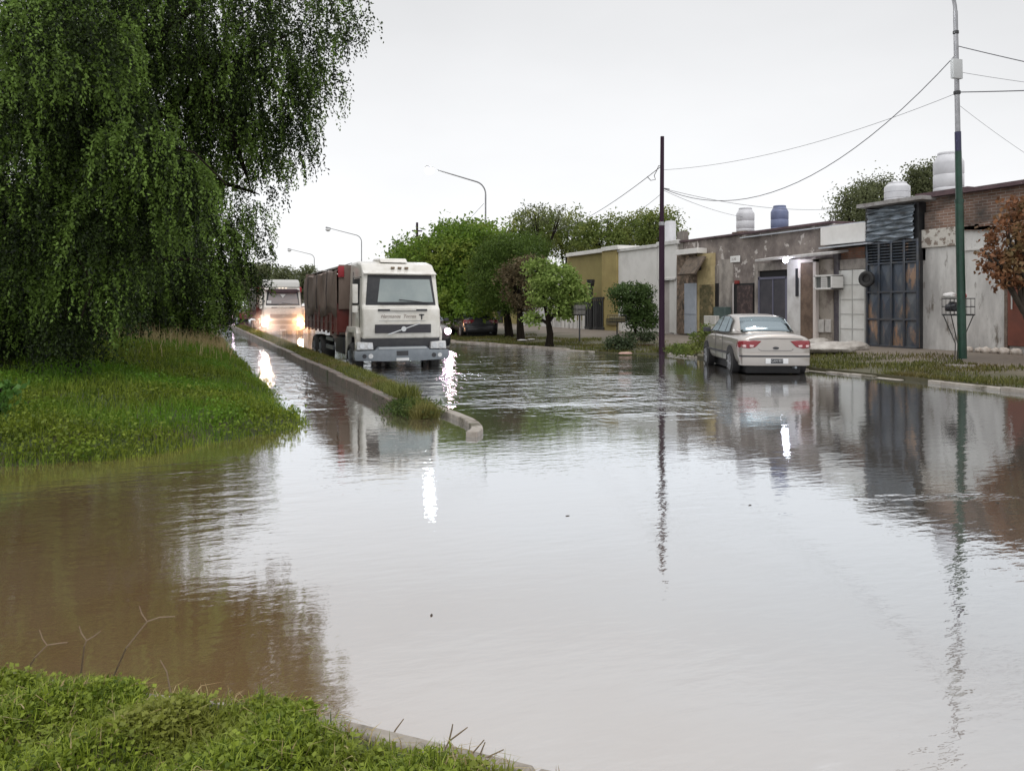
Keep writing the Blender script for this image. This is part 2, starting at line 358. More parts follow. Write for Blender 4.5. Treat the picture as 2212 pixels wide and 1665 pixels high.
def interp(poly, t):
    """poly list of (u,v) sorted by v -> u at v"""
    for (a, va), (b, vb) in zip(poly, poly[1:]):
        if va <= t <= vb: return a + (b-a)*(t-va)/(vb-va)
    return poly[-1][0] if t > poly[-1][1] else poly[0][0]
KR = [(14.15,-20),(14.15,12),(14.1,19),(14.3,21.3),(14.45,22.6),(13.3,23.6),(12.6,25.2),(11.7,29.5),(10.9,34),(10.4,45),(10.2,80),(10.2,420)]
def rz_(s, v):
    a = .02 if 22.8 < v < 25.8 else .075
    return a + (.30-a)*min(1, s/.75)**1.25
def hump(x, y): return .02*math.sin(x*1.7+y*.9)+.02*math.sin(x*.8-y*2.1)+.01*math.sin(3.1*x+2.7*y)
vsamp = list(np.arange(-20, 60, .6))+list(np.arange(60, 420, 8.0))
ss = [0,.02,.08,.16,.28,.4,.55,.75,1.0]
mb = MB(); vv = []; ff = []
for i, v in enumerate(vsamp):
    k = interp(KR, v)+.14
    vv.append((k, v, -.2))
    for s in ss:
        u = k + (20.6-k)*s; vv.append((u, v, rz_(s, v)+(hump(u,v) if .02 < s < .7 else 0)))
    vv.append((90, v, .3))
n = len(ss)+2
for i in range(len(vsamp)-1):
    for j in range(n-1): ff.append((i*n+j, i*n+j+1, (i+1)*n+j+1, (i+1)*n+j))
mb.add(vv, ff)
def verge_mat():
    m, nt, N, L = nodes_of('verge')
    out = N.new('ShaderNodeOutputMaterial'); b = N.new('ShaderNodeBsdfPrincipled'); L.new(b.outputs[0], out.inputs[0]); b.inputs['Roughness'].default_value = .7
    tc = N.new('ShaderNodeTexCoord'); sp = N.new('ShaderNodeSeparateXYZ'); L.new(tc.outputs['Object'], sp.inputs[0])
    n = N.new('ShaderNodeTexNoise'); n.inputs['Scale'].default_value = .8; n.inputs['Detail'].default_value = 8; L.new(tc.outputs['Object'], n.inputs['Vector'])
    n2 = N.new('ShaderNodeTexNoise'); n2.inputs['Scale'].default_value = 9; n2.inputs['Detail'].default_value = 6; L.new(tc.outputs['Object'], n2.inputs['Vector'])
    a = N.new('ShaderNodeMath'); a.operation = 'MULTIPLY_ADD'; L.new(n.outputs['Fac'], a.inputs[0]); a.inputs[1].default_value = 5; L.new(sp.outputs[0], a.inputs[2])
    r = N.new('ShaderNodeMapRange'); r.inputs[1].default_value = 18.6; r.inputs[2].default_value = 19.6; L.new(a.outputs[0], r.inputs[0])
    g = N.new('ShaderNodeMix'); g.data_type = 'RGBA'; L.new(n2.outputs['Fac'], g.inputs[0]); g.inputs[6].default_value = (.035,.04,.014,1); g.inputs[7].default_value = (.10,.082,.045,1)
    c = N.new('ShaderNodeMix'); c.data_type = 'RGBA'; L.new(n2.outputs['Fac'], c.inputs[0]); c.inputs[6].default_value = (.10,.08,.06,1); c.inputs[7].default_value = (.21,.175,.14,1)
    x = N.new('ShaderNodeMix'); x.data_type = 'RGBA'; L.new(r.outputs[0], x.inputs[0]); L.new(g.outputs[2], x.inputs[6]); L.new(c.outputs[2], x.inputs[7]); L.new(x.outputs[2], b.inputs['Base Color'])
    bp = N.new('ShaderNodeBump'); bp.inputs['Strength'].default_value = .5; bp.inputs['Distance'].default_value = .04; L.new(n2.outputs['Fac'], bp.inputs['Height']); L.new(bp.outputs[0], b.inputs['Normal'])
    return m
o = mb.build('pavement', verge_mat(), smooth=True); tag(o, kind='structure')

def ribbon(name, pts, width, z0, z1, m, seg=None, jitter=.006, gapw=.012, side=1):
    """kerb of separate cast blocks along a plan polyline, all one kerb"""
    mb = MB(); P = [Vector((p[0],p[1],0)) for p in pts]
    dd = [0]
    for a, b in zip(P, P[1:]): dd.append(dd[-1]+(b-a).length)
    def at(s):
        for i in range(len(P)-1):
            if s <= dd[i+1] or i == len(P)-2:
                t = (s-dd[i])/(dd[i+1]-dd[i]); return P[i].lerp(P[i+1], t), (P[i+1]-P[i]).normalized()
    Lb = seg or 1.0; s = 0
    while s < dd[-1]-.05:
        e = min(s+Lb-gapw, dd[-1]); a, ta = at(s); b, tb = at(e)
        j = random.uniform(-jitter, jitter); k = random.uniform(-jitter, jitter)
        na = Vector((-ta.y,ta.x,0))*side; nb = Vector((-tb.y,tb.x,0))*side
        q = [a+na*k, b+nb*k, b+nb*(width+k), a+na*(width+k)]
        mb.add([(p.x,p.y,z0) for p in q]+[(p.x,p.y,z1+j) for p in q], [(0,3,2,1),(4,5,6,7),(0,1,5,4),(1,2,6,5),(2,3,7,6),(3,0,4,7)])
        s += Lb
    return mb.build(name, m, bevel=.012, seg=1)
kr1 = [(14.12,v) for v in (-5,12.2)]
o = ribbon('kerb', kr1, .14, -.2, .07, m_kerb, 1.3, side=-1, jitter=.012); tag(o, 'pale cast kerb along the far pavement, right of the parked sedan', 'kerb')
o = ribbon('kerb', [(14.12,12.9),(14.08,15.2),(14.06,19)], .14, -.2, .03, m_kerb, .7, side=-1, jitter=.03); tag(o, 'sunken broken kerb half hidden by grass just right of the sedan', 'kerb')
o = ribbon('kerb', [(14.2,20.6),(14.3,22.3),(14.75,22.75),(16.2,23.1)], .13, -.2, .055, m_kerb, .8, side=-1); tag(o, 'rounded kerb corner at the foot of the dark bare pole', 'kerb')
o = ribbon('kerb', [(12.85,24.6),(12.5,25.4),(11.6,29.5),(10.8,34),(10.3,45),(10.1,80)], .13, -.2, .06, m_kerb, 1.2, side=-1, jitter=.03); tag(o, 'kerb below the small street trees, running away behind the white truck', 'kerb')

# left bank
def inside_left(u, v):
    """distance inside the left bank outline (positive inside)"""
    if v > 12.6: du = 1.38 - u + .05*math.sin(v*.9)
    else: du = 9
    # lower edge and rounded nose
    e = 9.35 + .10*math.sin(u*1.9) + .05*math.sin(u*4.3)
    if u > -1.2: e += .48*((u+1.2)/2.2)**2*2.1
    dv = v - e
    if v <= 12.6: du = 1.38-u+.2
    return min(du, dv)
def left_z(u, v):
    s = inside_left(u, v)
    z = -.06 + (.30 + .42*min(1,max(0,(v-11)/10)))*(1-math.exp(-max(s,0)/(.5+.03*v))) if s > 0 else -.06+.5*s
    z += .05*max(0, min(6, -u))*.6
    return max(-.3, z + (hump(u*1.3,v*1.3)*1.1 if s > .2 else 0))
us = list(np.arange(-60,-8,4.0))+list(np.arange(-8,2.2,.2)); vs_ = list(np.arange(8.6,30,.25))+list(np.arange(30,80,1.5))+list(np.arange(80,420,12.0))
vv = [(u,v,left_z(u,v)) for v in vs_ for u in us]; n = len(us)
ff = [(i*n+j,i*n+j+1,(i+1)*n+j+1,(i+1)*n+j) for i in range(len(vs_)-1) for j in range(n-1)]
mb = MB(); mb.add(vv, ff); o = mb.build('bank', m_soil, smooth=True); tag(o, kind='structure')

# foreground verge
FK = [G(-900,1290,.03), G(-300,1345,.03), G(0,1478,.03), G(300,1503,.03), G(575,1522,.03), G(850,1596,.03), G(1180,1672,.03), G(1700,1790,.03), G(2500,1960,.03)]
FK = [(p.x,p.y) for p in FK]
def fore_z(s, t): return .04 + .09*(1-math.exp(-s/.25)) + .03*math.sin(7*t+3*s)*min(1, s*3)
mb = MB(); vv = []; ff = []; rows = []
for i in range(len(FK)-1):
    a, b = Vector(FK[i]), Vector(FK[i+1])
    for k in range(8): rows.append((a.lerp(b,k/8), i+k/8))
nrm = Vector((-.62,-.78))
offs = [0,.06,.13,.2,.35,.6,1,1.6,2.6,5]
for p, t in rows:
    vv.append((p.x,p.y,-.2))
    for q in offs:
        z = fore_z(q, t); vv.append((p.x+nrm.x*q, p.y+nrm.y*q, z-.05*(q<.1)))
n = len(offs)+1
for i in range(len(rows)-1):
    for j in range(n-1): ff.append((i*n+j, i*n+j+1, (i+1)*n+j+1, (i+1)*n+j))
mb.add(vv, ff); o = mb.build('verge', m_soil, smooth=True); tag(o, kind='structure')
fk2 = [Vector(FK[i]).lerp(Vector(FK[i+1]), k/4) for i in range(len(FK)-1) for k in range(4)]
o = ribbon('kerb', [(p.x,p.y) for p in fk2[4:]], .075, -.2, .055, m_kerb, .9, side=-1, jitter=.003); tag(o, 'worn low kerb edging the leafy verge in the foreground', 'kerb')

# median
MED_L = 2.82
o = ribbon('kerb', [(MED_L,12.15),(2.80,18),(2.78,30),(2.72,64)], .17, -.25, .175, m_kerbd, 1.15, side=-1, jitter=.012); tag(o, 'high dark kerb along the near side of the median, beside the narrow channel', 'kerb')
o = ribbon('kerb', [(3.45,12.4),(3.62,16),(3.66,22),(3.7,64)], .12, -.25, .14, m_kerb, 1.15, side=1, jitter=.012); tag(o, 'median kerb next to the white truck wheels', 'kerb')
tipc = [(G(px_,py_,.07).x, G(px_,py_,.07).y) for px_,py_ in ((922,874),(950,884),(978,894),(1003,905),(1016,915),(1018,926),(1006,931))]
o = ribbon('kerb', tipc, .15, -.25, .07, m_kerb, .28, side=1, jitter=.001, gapw=.0); tag(o, 'curved hooked kerb end standing alone in the water at the median tip', 'kerb')
mb = MB(); vv = []; ff = []; vsm = list(np.arange(10.4,64,.5)); cc = [0,.1,.3,.5,.7,.9,1]
for v in vsm:
    a = MED_L+.15 if v > 12 else MED_L+.15+(12-v)*.1; b = interp([(3.2,10.3),(3.34,12.4),(3.52,16),(3.58,64)], v)
    for c in cc: vv.append((a+(b-a)*c, v, (-.08 if v < 12.2 else .12)+.08*math.sin(math.pi*c)+.02*math.sin(v*2+c*5)))
n = len(cc)
for i in range(len(vsm)-1):
    for j in range(n-1): ff.append((i*n+j,i*n+j+1,(i+1)*n+j+1,(i+1)*n+j))
mb.add(vv, ff); o = mb.build('median', m_soil, smooth=True); tag(o, kind='structure')

# ------------------------------------------------------------------ grasses and ground cover (uncountable)
lm_fore = leafmat('clover_leaf', (.035,.07,.004), (.34,.42,.055), .35, .4, patch=(.22,.24,.045), pscale=1.6)
lm_bank = leafmat('bank_weed', (.04,.075,.006), (.26,.32,.04), .4, .5, patch=(.11,.24,.02), pscale=.45)
lm_dry = leafmat('dry_grass', (.34,.26,.12), (.58,.48,.27), .4, .7)
lm_verge = leafmat('verge_grass', (.045,.06,.012), (.17,.17,.045), .3, .6, patch=(.14,.115,.04), pscale=.8)
rng = np.random.default_rng(3)
def fore_pts(n, smin=.05, smax=2.4, t0=0.3, t1=7.6, bias=1.6):
    t = rng.random(n)*(t1-t0)+t0; s = smin+(smax-smin)*rng.random(n)**bias; P = np.empty((n,3))
    fk = np.array(FK); i = np.minimum(t.astype(int), len(FK)-2); f = (t-i)[:,None]
    p = fk[i]*(1-f)+fk[i+1]*f; P[:,:2] = p+np.outer(s, [nrm.x,nrm.y]); P[:,2] = [fore_z(a,b) for a,b in zip(s,t)]
    return P, s, t
# clover-like leaves in tufts
P, s, t = fore_pts(10500)
tall = .022+.018*np.clip(np.sin(t*9.0)+np.sin(s*7+t*3)*.6,0,1)*(s<.9) + .02*rng.random(len(s)) + .03*np.clip(2.6-t,0,1)*(s<.6)
bare = ((t > 3.15)&(t < 4.02))|(t > 4.45)
keep = (s > .20+.05*np.sin(t*23)) | ~bare; P, s, t, tall = P[keep], s[keep], t[keep], tall[keep]
cl = np.repeat(P, 8, axis=0); th = np.repeat(tall, 8); tc_ = np.clip(np.repeat(rng.random(len(P))*.55, 8)+rng.random(len(cl))*.45,0,1)
cl[:,:2] += rng.normal(size=(len(cl),2))*.022; cl[:,2] += th*(rng.random(len(cl))**.6)
d = rng.normal(size=(len(cl),3)); d[:,2] = np.abs(d[:,2])*.5
sz = .011+.016*rng.random(len(cl)); me = leaf_mesh('ground_cover', cl, sz, sz*.8, d, flat=.5, tint=tc_, rng=rng, fold=.15)
o = link('ground_cover', me, lm_fore); tag(o, 'bright green leafy ground cover on the near verge', 'ground cover', kind='stuff')
P, s, t = fore_pts(75000, .05, 2.6); q_ = (s > .19+.05*np.sin(t*17)) | ~(((t > 3.15)&(t < 4.02))|(t > 4.45)); P = P[q_]
me = blades_mesh('grass', P, .03+.065*rng.random(len(P))**1.5, .0035+.004*rng.random(len(P)), 1.4, rng=rng)
o = link('grass', me, lm_fore); tag(o, 'thin green grass blades among the clover on the near verge', 'grass', kind='stuff')
P, s, t = fore_pts(2600, .10, 2.4)
me = blades_mesh('dry_grass', P, .04+.06*rng.random(len(P)), .004+.003*rng.random(len(P)), 2.2, rng=rng)
o = link('dry_grass', me, lm_dry); tag(o, 'straw-coloured dead blades scattered in the near verge', 'grass', kind='stuff')
# bank
def bank_pts(n, u0, u1, v0, v1, bv=1.7):
    u = u0+(u1-u0)*rng.random(n); v = v0+(v1-v0)*rng.random(n)**bv
    k = np.array([inside_left(a,b) for a,b in zip(u,v)]); q = k > -.06; u, v, k = u[q], v[q], k[q]
    return np.stack([u,v,[left_z(a,b) for a,b in zip(u,v)]],1), k
P, k = bank_pts(120000, -9, 1.5, 9.1, 40)
dist = P[:,1]
me = blades_mesh('grass', P, (.06+.13*rng.random(len(P)))*(1+.5*(k>.5))*(.8+dist*.012), (.006+.006*rng.random(len(P)))*(.5+dist*.05), 1.3, rng=rng)
o = link('grass', me, lm_bank); tag(o, 'dense green grass covering the left bank', 'grass', kind='stuff')
P, k = bank_pts(9000, -7, 1.4, 9.1, 26, 1.5); 
keep = np.sin(P[:,0]*2.3+P[:,1]*1.1)+np.sin(P[:,0]*1.1-P[:,1]*2.9)+rng.random(len(P))*1.4 > .75; P = P[keep]
cl = np.repeat(P, 9, axis=0); tt = np.clip(np.repeat(rng.random(len(P))*.6,9)+rng.random(len(cl))*.4,0,1)
cl[:,:2] += rng.normal(size=(len(cl),2))*.06; cl[:,2] += .03+.17*rng.random(len(cl))
d = rng.normal(size=(len(cl),3)); sz = .025+.032*rng.random(len(cl))
me = leaf_mesh('weeds', cl, sz, sz*.7, d, flat=.4, tint=tt, rng=rng, fold=.12)
o = link('weeds', me, lm_bank); tag(o, 'broad-leaved weeds growing over the left bank', 'weeds', kind='stuff')
c0 = G(355,735,.55); n = 9000
P = np.stack([rng.normal(size=n)*1.3+c0.x+.2, rng.normal(size=n)*2.6+c0.y+1.5, np.zeros(n)],1)
P = P[np.array([inside_left(a,b) for a,b in P[:,:2]])>.35]; P[:,2] = [left_z(a,b)-.02 for a,b in P[:,:2]]
me = blades_mesh('dry_grass', P, .35+.35*rng.random(len(P)), .012+.01*rng.random(len(P)), .7, rng=rng)
o = link('dry_grass', me, lm_dry); tag(o, 'tall straw-yellow dead grass behind the green bank', 'grass', kind='stuff')
# median grass
n = 16000; v = 11.0+(60-11)*rng.random(n)**1.8; a = np.full(n,MED_L+.12); b = np.interp(v,[10,12.4,16,64],[3.2,3.4,3.6,3.66]); c = rng.random(n)
P = np.stack([a+(b-a)*c, v, np.where(v<12.2,-.06,.11)+.07*np.sin(np.pi*c)],1)
lm_med = leafmat('median_grass', (.08,.10,.016), (.24,.25,.07), .35, .6, patch=(.26,.20,.08), pscale=.6)
me = blades_mesh('grass', P, (.06+.10*rng.random(n))*(1+1.0*(v<12.8)), (.006+.006*rng.random(n))*(.5+v*.04), 1.4, rng=rng)
o = link('grass', me, lm_med); tag(o, 'short yellow-green grass on the median strip', 'grass', kind='stuff')
# tuft at the median tip
n = 4200; P = np.stack([3.10+rng.normal(size=n)*.15, 11.75+rng.normal(size=n)*.27, .0+.16*rng.random(n)**1.2],1)
d = rng.normal(size=(n,3)); d[:,2] += .3
me = leaf_mesh('weed_clump', P, .04+.05*rng.random(n), .014+.012*rng.random(n), d, rng=rng)
o = link('weed_clump', me, leafmat('clump_leaf', (.03,.06,.013), (.10,.14,.035), .3, .5)); tag(o, 'bushy weed clump filling the gap in the median kerb', 'weeds')
# far pavement grass
n = 60000; v = -2+(46)*rng.random(n)**1.25; k = np.array([interp(KR, q) for q in v])+.16; uu = k + (rng.random(n)**1.5)*(3.6+.6*np.sin(v*1.3)); s = (uu-k)/(20.6-k)
P = np.stack([uu, v, [rz_(a,b)+(hump(x,b) if a > .02 else 0) for a,b,x in zip(s,v,uu)]],1)
keep = (np.sin(uu*2.1+v*1.3)+np.sin(uu*.9-v*1.9)+rng.random(n)*1.6 > -.1)&~((v>19)&(v<21.2)); P = P[keep]
me = blades_mesh('grass', P, .05+.09*rng.random(len(P)), .012+.012*rng.random(len(P)), 1.2, rng=rng)
o = link('grass', me, lm_verge); tag(o, 'patchy olive grass strip along the far pavement', 'grass', kind='stuff')

# ------------------------------------------------------------------ trees
bark_d = mat('dark_bark', (.010,.008,.006), .95, (.022,.017,.012), 6, spec=.08, bump=.8, bscale=14, stretch=(1,1,.3))
bark = mat('bark', (.06,.045,.033), .9, (.03,.022,.016), 7, bump=.8, bscale=16, stretch=(1,1,.3))
# big weeping elm on the bank
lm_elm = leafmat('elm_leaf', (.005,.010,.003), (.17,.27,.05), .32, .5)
def big_tree():
    base = W(50, 660, 16.2); base.z = .35; e = empty('weeping_tree', base); tag(e, 'huge dark weeping tree overhanging the water at the left', 'tree')
    mb = MB(base)
    def R(px,py,d): return W(px,py,d)
    b0 = Vector((base.x,base.y,.1))
    mb.tube([b0, b0+Vector((0,0,.5)), R(70,640,15.8), R(110,470,15.4), R(170,330,15)], [.5,.42,.40,.34,.26], 14)
    mb.tube([b0+Vector((-.6,.3,0)), R(10,650,16.2), R(-60,420,16), R(-150,200,15.5)], [.5,.4,.33,.2], 12)
    limbs = [[(110,470,15.4),(250,330,15),(430,180,14.8),(650,60,14.5)],[(170,330,15),(260,170,14.6),(420,10,14.2),(560,-160,14)],[(120,450,15.3),(200,250,13.5),(180,60,12)],
             [(110,470,15.4),(290,400,15.2),(470,390,15.5),(560,420,15.6)],[(-60,420,16),(20,200,13.5),(60,0,12)],[(170,330,15),(150,80,14.5),(120,-250,14)],[(110,500,15.5),(220,470,13),(300,430,12.2)],
             [(80,600,15.8),(30,500,13),(-20,430,11.8)],[(260,170,14.6),(500,120,15.5),(680,250,15.8)],[(90,560,15.7),(300,560,15.5),(440,560,16.5)],[(420,180,14.8),(500,290,15),(540,400,15.4)]]
    for l in limbs:
        pts = [R(*p) for p in l]; n = len(pts); mb.tube(pts, [.17*(1-i/(n-1))**1.2+.012 for i in range(n)], 7)
    # bare drooping twigs
    for l in [[(120,520,12.6),(150,480,12.4),(170,560,12.2),(150,620,12.2),(140,690,12.2)],[(170,560,12.2),(200,610,12),(175,690,12)],[(340,310,11.9),(420,330,11.8),(490,400,11.8)]]:
        pts = [R(*p) for p in l]; mb.tube(pts, [.02,.016,.012,.009,.006][:len(pts)], 5)
    mb.build('trunk', bark_d, e, smooth=True)
    # lobes: px, py, d, radius m, number of hanging sprays, their length, share coloured as if lit (none in shaded lobes)
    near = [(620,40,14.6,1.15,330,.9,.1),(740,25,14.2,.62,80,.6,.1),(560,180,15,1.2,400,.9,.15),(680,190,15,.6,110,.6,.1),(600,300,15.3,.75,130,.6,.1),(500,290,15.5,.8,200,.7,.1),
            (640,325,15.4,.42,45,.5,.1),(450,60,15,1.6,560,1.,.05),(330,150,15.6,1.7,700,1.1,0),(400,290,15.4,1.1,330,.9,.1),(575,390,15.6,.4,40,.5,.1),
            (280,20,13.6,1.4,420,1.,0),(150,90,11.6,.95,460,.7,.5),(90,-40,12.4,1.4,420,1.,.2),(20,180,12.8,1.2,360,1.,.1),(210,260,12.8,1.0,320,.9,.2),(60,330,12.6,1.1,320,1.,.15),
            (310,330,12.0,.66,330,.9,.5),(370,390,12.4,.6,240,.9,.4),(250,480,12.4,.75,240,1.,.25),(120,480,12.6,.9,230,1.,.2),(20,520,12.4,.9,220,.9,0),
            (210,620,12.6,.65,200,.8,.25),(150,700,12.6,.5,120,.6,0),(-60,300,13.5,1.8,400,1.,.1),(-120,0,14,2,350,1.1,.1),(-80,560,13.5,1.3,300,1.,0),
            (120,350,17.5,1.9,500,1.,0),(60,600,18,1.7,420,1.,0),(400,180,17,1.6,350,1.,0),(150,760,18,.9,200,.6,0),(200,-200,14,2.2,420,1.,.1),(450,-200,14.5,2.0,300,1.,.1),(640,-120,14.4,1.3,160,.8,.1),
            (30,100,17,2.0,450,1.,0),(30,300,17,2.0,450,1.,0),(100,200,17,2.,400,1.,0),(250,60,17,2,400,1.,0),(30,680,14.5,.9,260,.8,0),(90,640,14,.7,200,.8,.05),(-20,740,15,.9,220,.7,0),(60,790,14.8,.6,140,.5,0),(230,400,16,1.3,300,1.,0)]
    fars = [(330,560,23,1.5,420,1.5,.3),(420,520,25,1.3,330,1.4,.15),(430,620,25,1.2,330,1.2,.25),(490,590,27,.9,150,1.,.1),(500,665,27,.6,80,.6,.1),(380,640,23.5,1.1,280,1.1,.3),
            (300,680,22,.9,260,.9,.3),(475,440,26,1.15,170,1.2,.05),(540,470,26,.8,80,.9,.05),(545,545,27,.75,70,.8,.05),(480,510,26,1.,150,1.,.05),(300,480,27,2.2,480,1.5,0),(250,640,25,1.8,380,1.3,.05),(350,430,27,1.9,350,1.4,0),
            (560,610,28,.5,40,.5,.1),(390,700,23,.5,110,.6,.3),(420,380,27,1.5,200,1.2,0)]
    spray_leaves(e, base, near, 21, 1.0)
    b2 = W(345, 730, 27.0); b2.z = .3; e2 = empty('weeping_tree', b2); tag(e2, 'second weeping tree further back on the bank, its branches reaching down towards the second truck', 'tree')
    mb = MB(b2); mb.tube([(b2.x,b2.y,.1),(b2.x+.2,b2.y,2.0),W(350,540,27),W(370,430,27)], [.35,.27,.2,.1], 10)
    for l in ([(350,540,27),(430,500,26.5),(500,500,26.5),(540,530,27)],[(350,560,27),(300,520,25),(320,560,23.5)],[(370,430,27),(430,400,27),(480,440,26.5)],[(350,580,27),(420,590,25.5),(480,600,26)]):
        pts = [W(*p) for p in l]; mb.tube(pts, [.12*(1-i_/(len(pts)-1))+.012 for i_ in range(len(pts))], 6)
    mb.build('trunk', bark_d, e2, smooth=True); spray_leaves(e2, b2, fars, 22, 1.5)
def spray_leaves(e, base, lobes, seed, sc):
    A = []; D = []; Tn = []; twig = MB()
    r = np.random.default_rng(seed)
    for (px,py,d,R0,n,ln,lit_share) in lobes:
        c = np.array(W(px,py,d)); n = int(n*1.0)
        for q in range(n):
            if q % 4 == 0: ob = r.normal(size=3); ob /= np.linalg.norm(ob); br = r.random() < .30+.45*lit_share
            o = ob+r.normal(size=3)*.16; o /= np.linalg.norm(o); rad = R0*((.8+.2*r.random()) if br else (.3+.65*r.random()**.5))*(1+r.normal()*.07)  # bright at the lobe skin, dark inside: light and shade painted into leaf tint
            p0 = c+o*rad*np.array([1,1,.85]); out = np.array([o[0],o[1],0])*.55+r.normal(size=3)*.15
            Ls = ln*(.35+.75*r.random()); m = max(6, int(Ls*46/sc)); tt = np.linspace(0,1,m)[:,None]
            pts = p0 + out*Ls*tt*(1-.45*tt) + np.array([0,0,-1])*Ls*(.2*tt+.65*tt**2) 
            pts += r.normal(size=pts.shape)*.015*sc; pts[:,:2] += (np.sin(tt*9+r.random()*6)*.02)
            di = out*(1-tt)+np.array([0,0,-1])*(.3+tt)+r.normal(size=pts.shape)*.75
            if pts[-1,2] < .25: pts = pts[pts[:,2] > .25]; di = di[:len(pts)]
            if len(pts) == 0: continue
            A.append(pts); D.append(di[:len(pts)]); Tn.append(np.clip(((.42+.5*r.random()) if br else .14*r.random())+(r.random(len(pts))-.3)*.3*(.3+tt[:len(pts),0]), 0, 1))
    A = np.concatenate(A); D = np.concatenate(D); Tn = np.concatenate(Tn); n = len(A)
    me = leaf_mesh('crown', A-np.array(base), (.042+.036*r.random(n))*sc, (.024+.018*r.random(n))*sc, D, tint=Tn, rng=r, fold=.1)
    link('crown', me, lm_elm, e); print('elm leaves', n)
big_tree()
# darker thicket and near shoots at the far left
def lob(px,py,d,r,rz=None): p = W(px,py,d); return (p.x,p.y,p.z,r,r,rz or r)
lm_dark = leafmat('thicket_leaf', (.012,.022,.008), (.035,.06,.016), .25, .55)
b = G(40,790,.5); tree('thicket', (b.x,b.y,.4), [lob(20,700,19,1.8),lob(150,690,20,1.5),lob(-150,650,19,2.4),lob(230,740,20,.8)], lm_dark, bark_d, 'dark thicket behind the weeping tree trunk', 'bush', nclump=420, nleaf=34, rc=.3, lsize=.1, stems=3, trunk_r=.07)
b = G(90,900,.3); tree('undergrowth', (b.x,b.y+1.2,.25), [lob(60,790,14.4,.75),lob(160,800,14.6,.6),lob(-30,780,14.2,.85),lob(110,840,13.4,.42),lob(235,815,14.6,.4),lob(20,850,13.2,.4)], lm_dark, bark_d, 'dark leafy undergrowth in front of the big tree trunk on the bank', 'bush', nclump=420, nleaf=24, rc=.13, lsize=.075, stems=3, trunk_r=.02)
b = G(10,960,.1); lm_shoot = leafmat('shoot_leaf', (.05,.12,.02), (.12,.24,.05), .35, .4)
b2 = G(-15,945,.25)
tree('sapling', (b2.x,b2.y,b2.z), [lob(5,865,9.3,.2,.24),lob(-20,880,9.2,.2,.26),lob(-60,900,9.2,.35)], lm_shoot, bark_d, 'small bright green sapling at the left edge of the bank', 'plant', nclump=46, nleaf=14, rc=.07, lsize=.085, lw=.55, trunk_r=.012, droop=1.0)
b2 = G(-5,1000,.1)
# right-hand street trees
lm_g1 = leafmat('mulberry_leaf', (.04,.085,.008), (.22,.34,.05), .4, .5, patch=(.23,.28,.05), pscale=.5)
lm_g2 = leafmat('feather_leaf', (.03,.06,.008), (.13,.20,.035), .3, .55)
lm_lime = leafmat('lime_leaf', (.09,.15,.02), (.33,.43,.12), .35, .45)
lm_brown = leafmat('brown_leaf', (.06,.05,.025), (.17,.13,.07), .3, .6)
lm_rust = leafmat('rust_leaf', (.09,.04,.02), (.34,.16,.08), .4, .5, patch=(.20,.15,.07), pscale=1.6)
lm_mid = leafmat('mid_leaf', (.05,.085,.016), (.22,.27,.07), .4, .5, patch=(.26,.28,.07), pscale=.4)
lm_far = leafmat('far_leaf', (.07,.085,.04), (.19,.21,.10), .4, .6)
def gb(px, d, z=.2): p = W(px,660,d); return (p.x,p.y,z)
tree('street_tree', gb(985,42), [lob(985,570,42,2.3,2.0),lob(915,580,44,2.0,1.7),lob(1040,560,41,1.7,1.6),lob(990,520,43,1.6,1.1),lob(1000,640,41,1.9,1.2),lob(1035,672,38.5,1.0,.55),lob(975,665,40,1.2,.7),lob(890,560,50,1.5,.9),lob(1050,520,43,1.2,.9)], lm_g1, bark_d,
     'broad bright green tree directly behind the right side of the white truck', nclump=1250, nleaf=26, rc=.3, lsize=.2, trunk_r=.25)
tree('street_tree', gb(1100,37), [lob(1100,570,37,1.5,1.25),lob(1050,610,36.5,.9,1.1),lob(1135,540,38,1.1,.8),lob(1110,640,37,1.2,.8),lob(1075,560,37,1.1,1.0)], lm_g2, bark_d,
     'fine-leaved bluish green feathery tree left of the brown one', nclump=1300, nleaf=30, rc=.17, lsize=.11, lw=.35, droop=1.2, trunk_r=.2)
tree('street_tree', gb(1125,33.5), [lob(1120,620,33.5,.75,.8),lob(1150,575,33.8,.6,.5),lob(1105,590,33.5,.5,.5),lob(1135,660,33.5,.5,.4)], lm_brown, bark_d,
     'brown withered tree between the feathery tree and the lime one', nclump=240, nleaf=18, rc=.13, lsize=.12, trunk_r=.17)
tree('street_tree', gb(1187,30), [lob(1200,610,30,.85,.75),lob(1235,640,30,.6,.6),lob(1170,630,30,.55,.6),lob(1160,580,30,.4,.4),lob(1215,665,30,.5,.4),lob(1150,690,30,.28,.22)], lm_lime, bark_d,
     'round lime-green street tree in front of the yellow house', nclump=430, nleaf=20, rc=.12, lsize=.13, trunk_r=.14)
e = tree('shaped_bush', gb(1372,35.5), [lob(1362,632,35.5,.95,.42),lob(1372,662,35.5,.82,.55),lob(1384,692,35.5,.72,.5)], leafmat('laurel_leaf', (.03,.06,.015), (.11,.17,.05), .25, .4), bark_d,
     'dome-topped clipped bush in front of the white house', 'bush', nclump=560, nleaf=22, rc=.11, lsize=.1, trunk_r=.06, stems=3)
tree('fallen_bush', gb(1335,27.6,.05), [lob(1330,742,27.6,.38,.25),lob(1355,735,28,.4,.28),lob(1395,725,29.5,.4,.2)], leafmat('cut_leaf', (.03,.045,.02), (.075,.10,.045), .25, .5), bark_d,
     'heap of cut branches with leaves lying at the kerb left of the dark pole', 'branches', nclump=130, nleaf=18, rc=.08, lsize=.09, trunk_r=.03, stems=1)
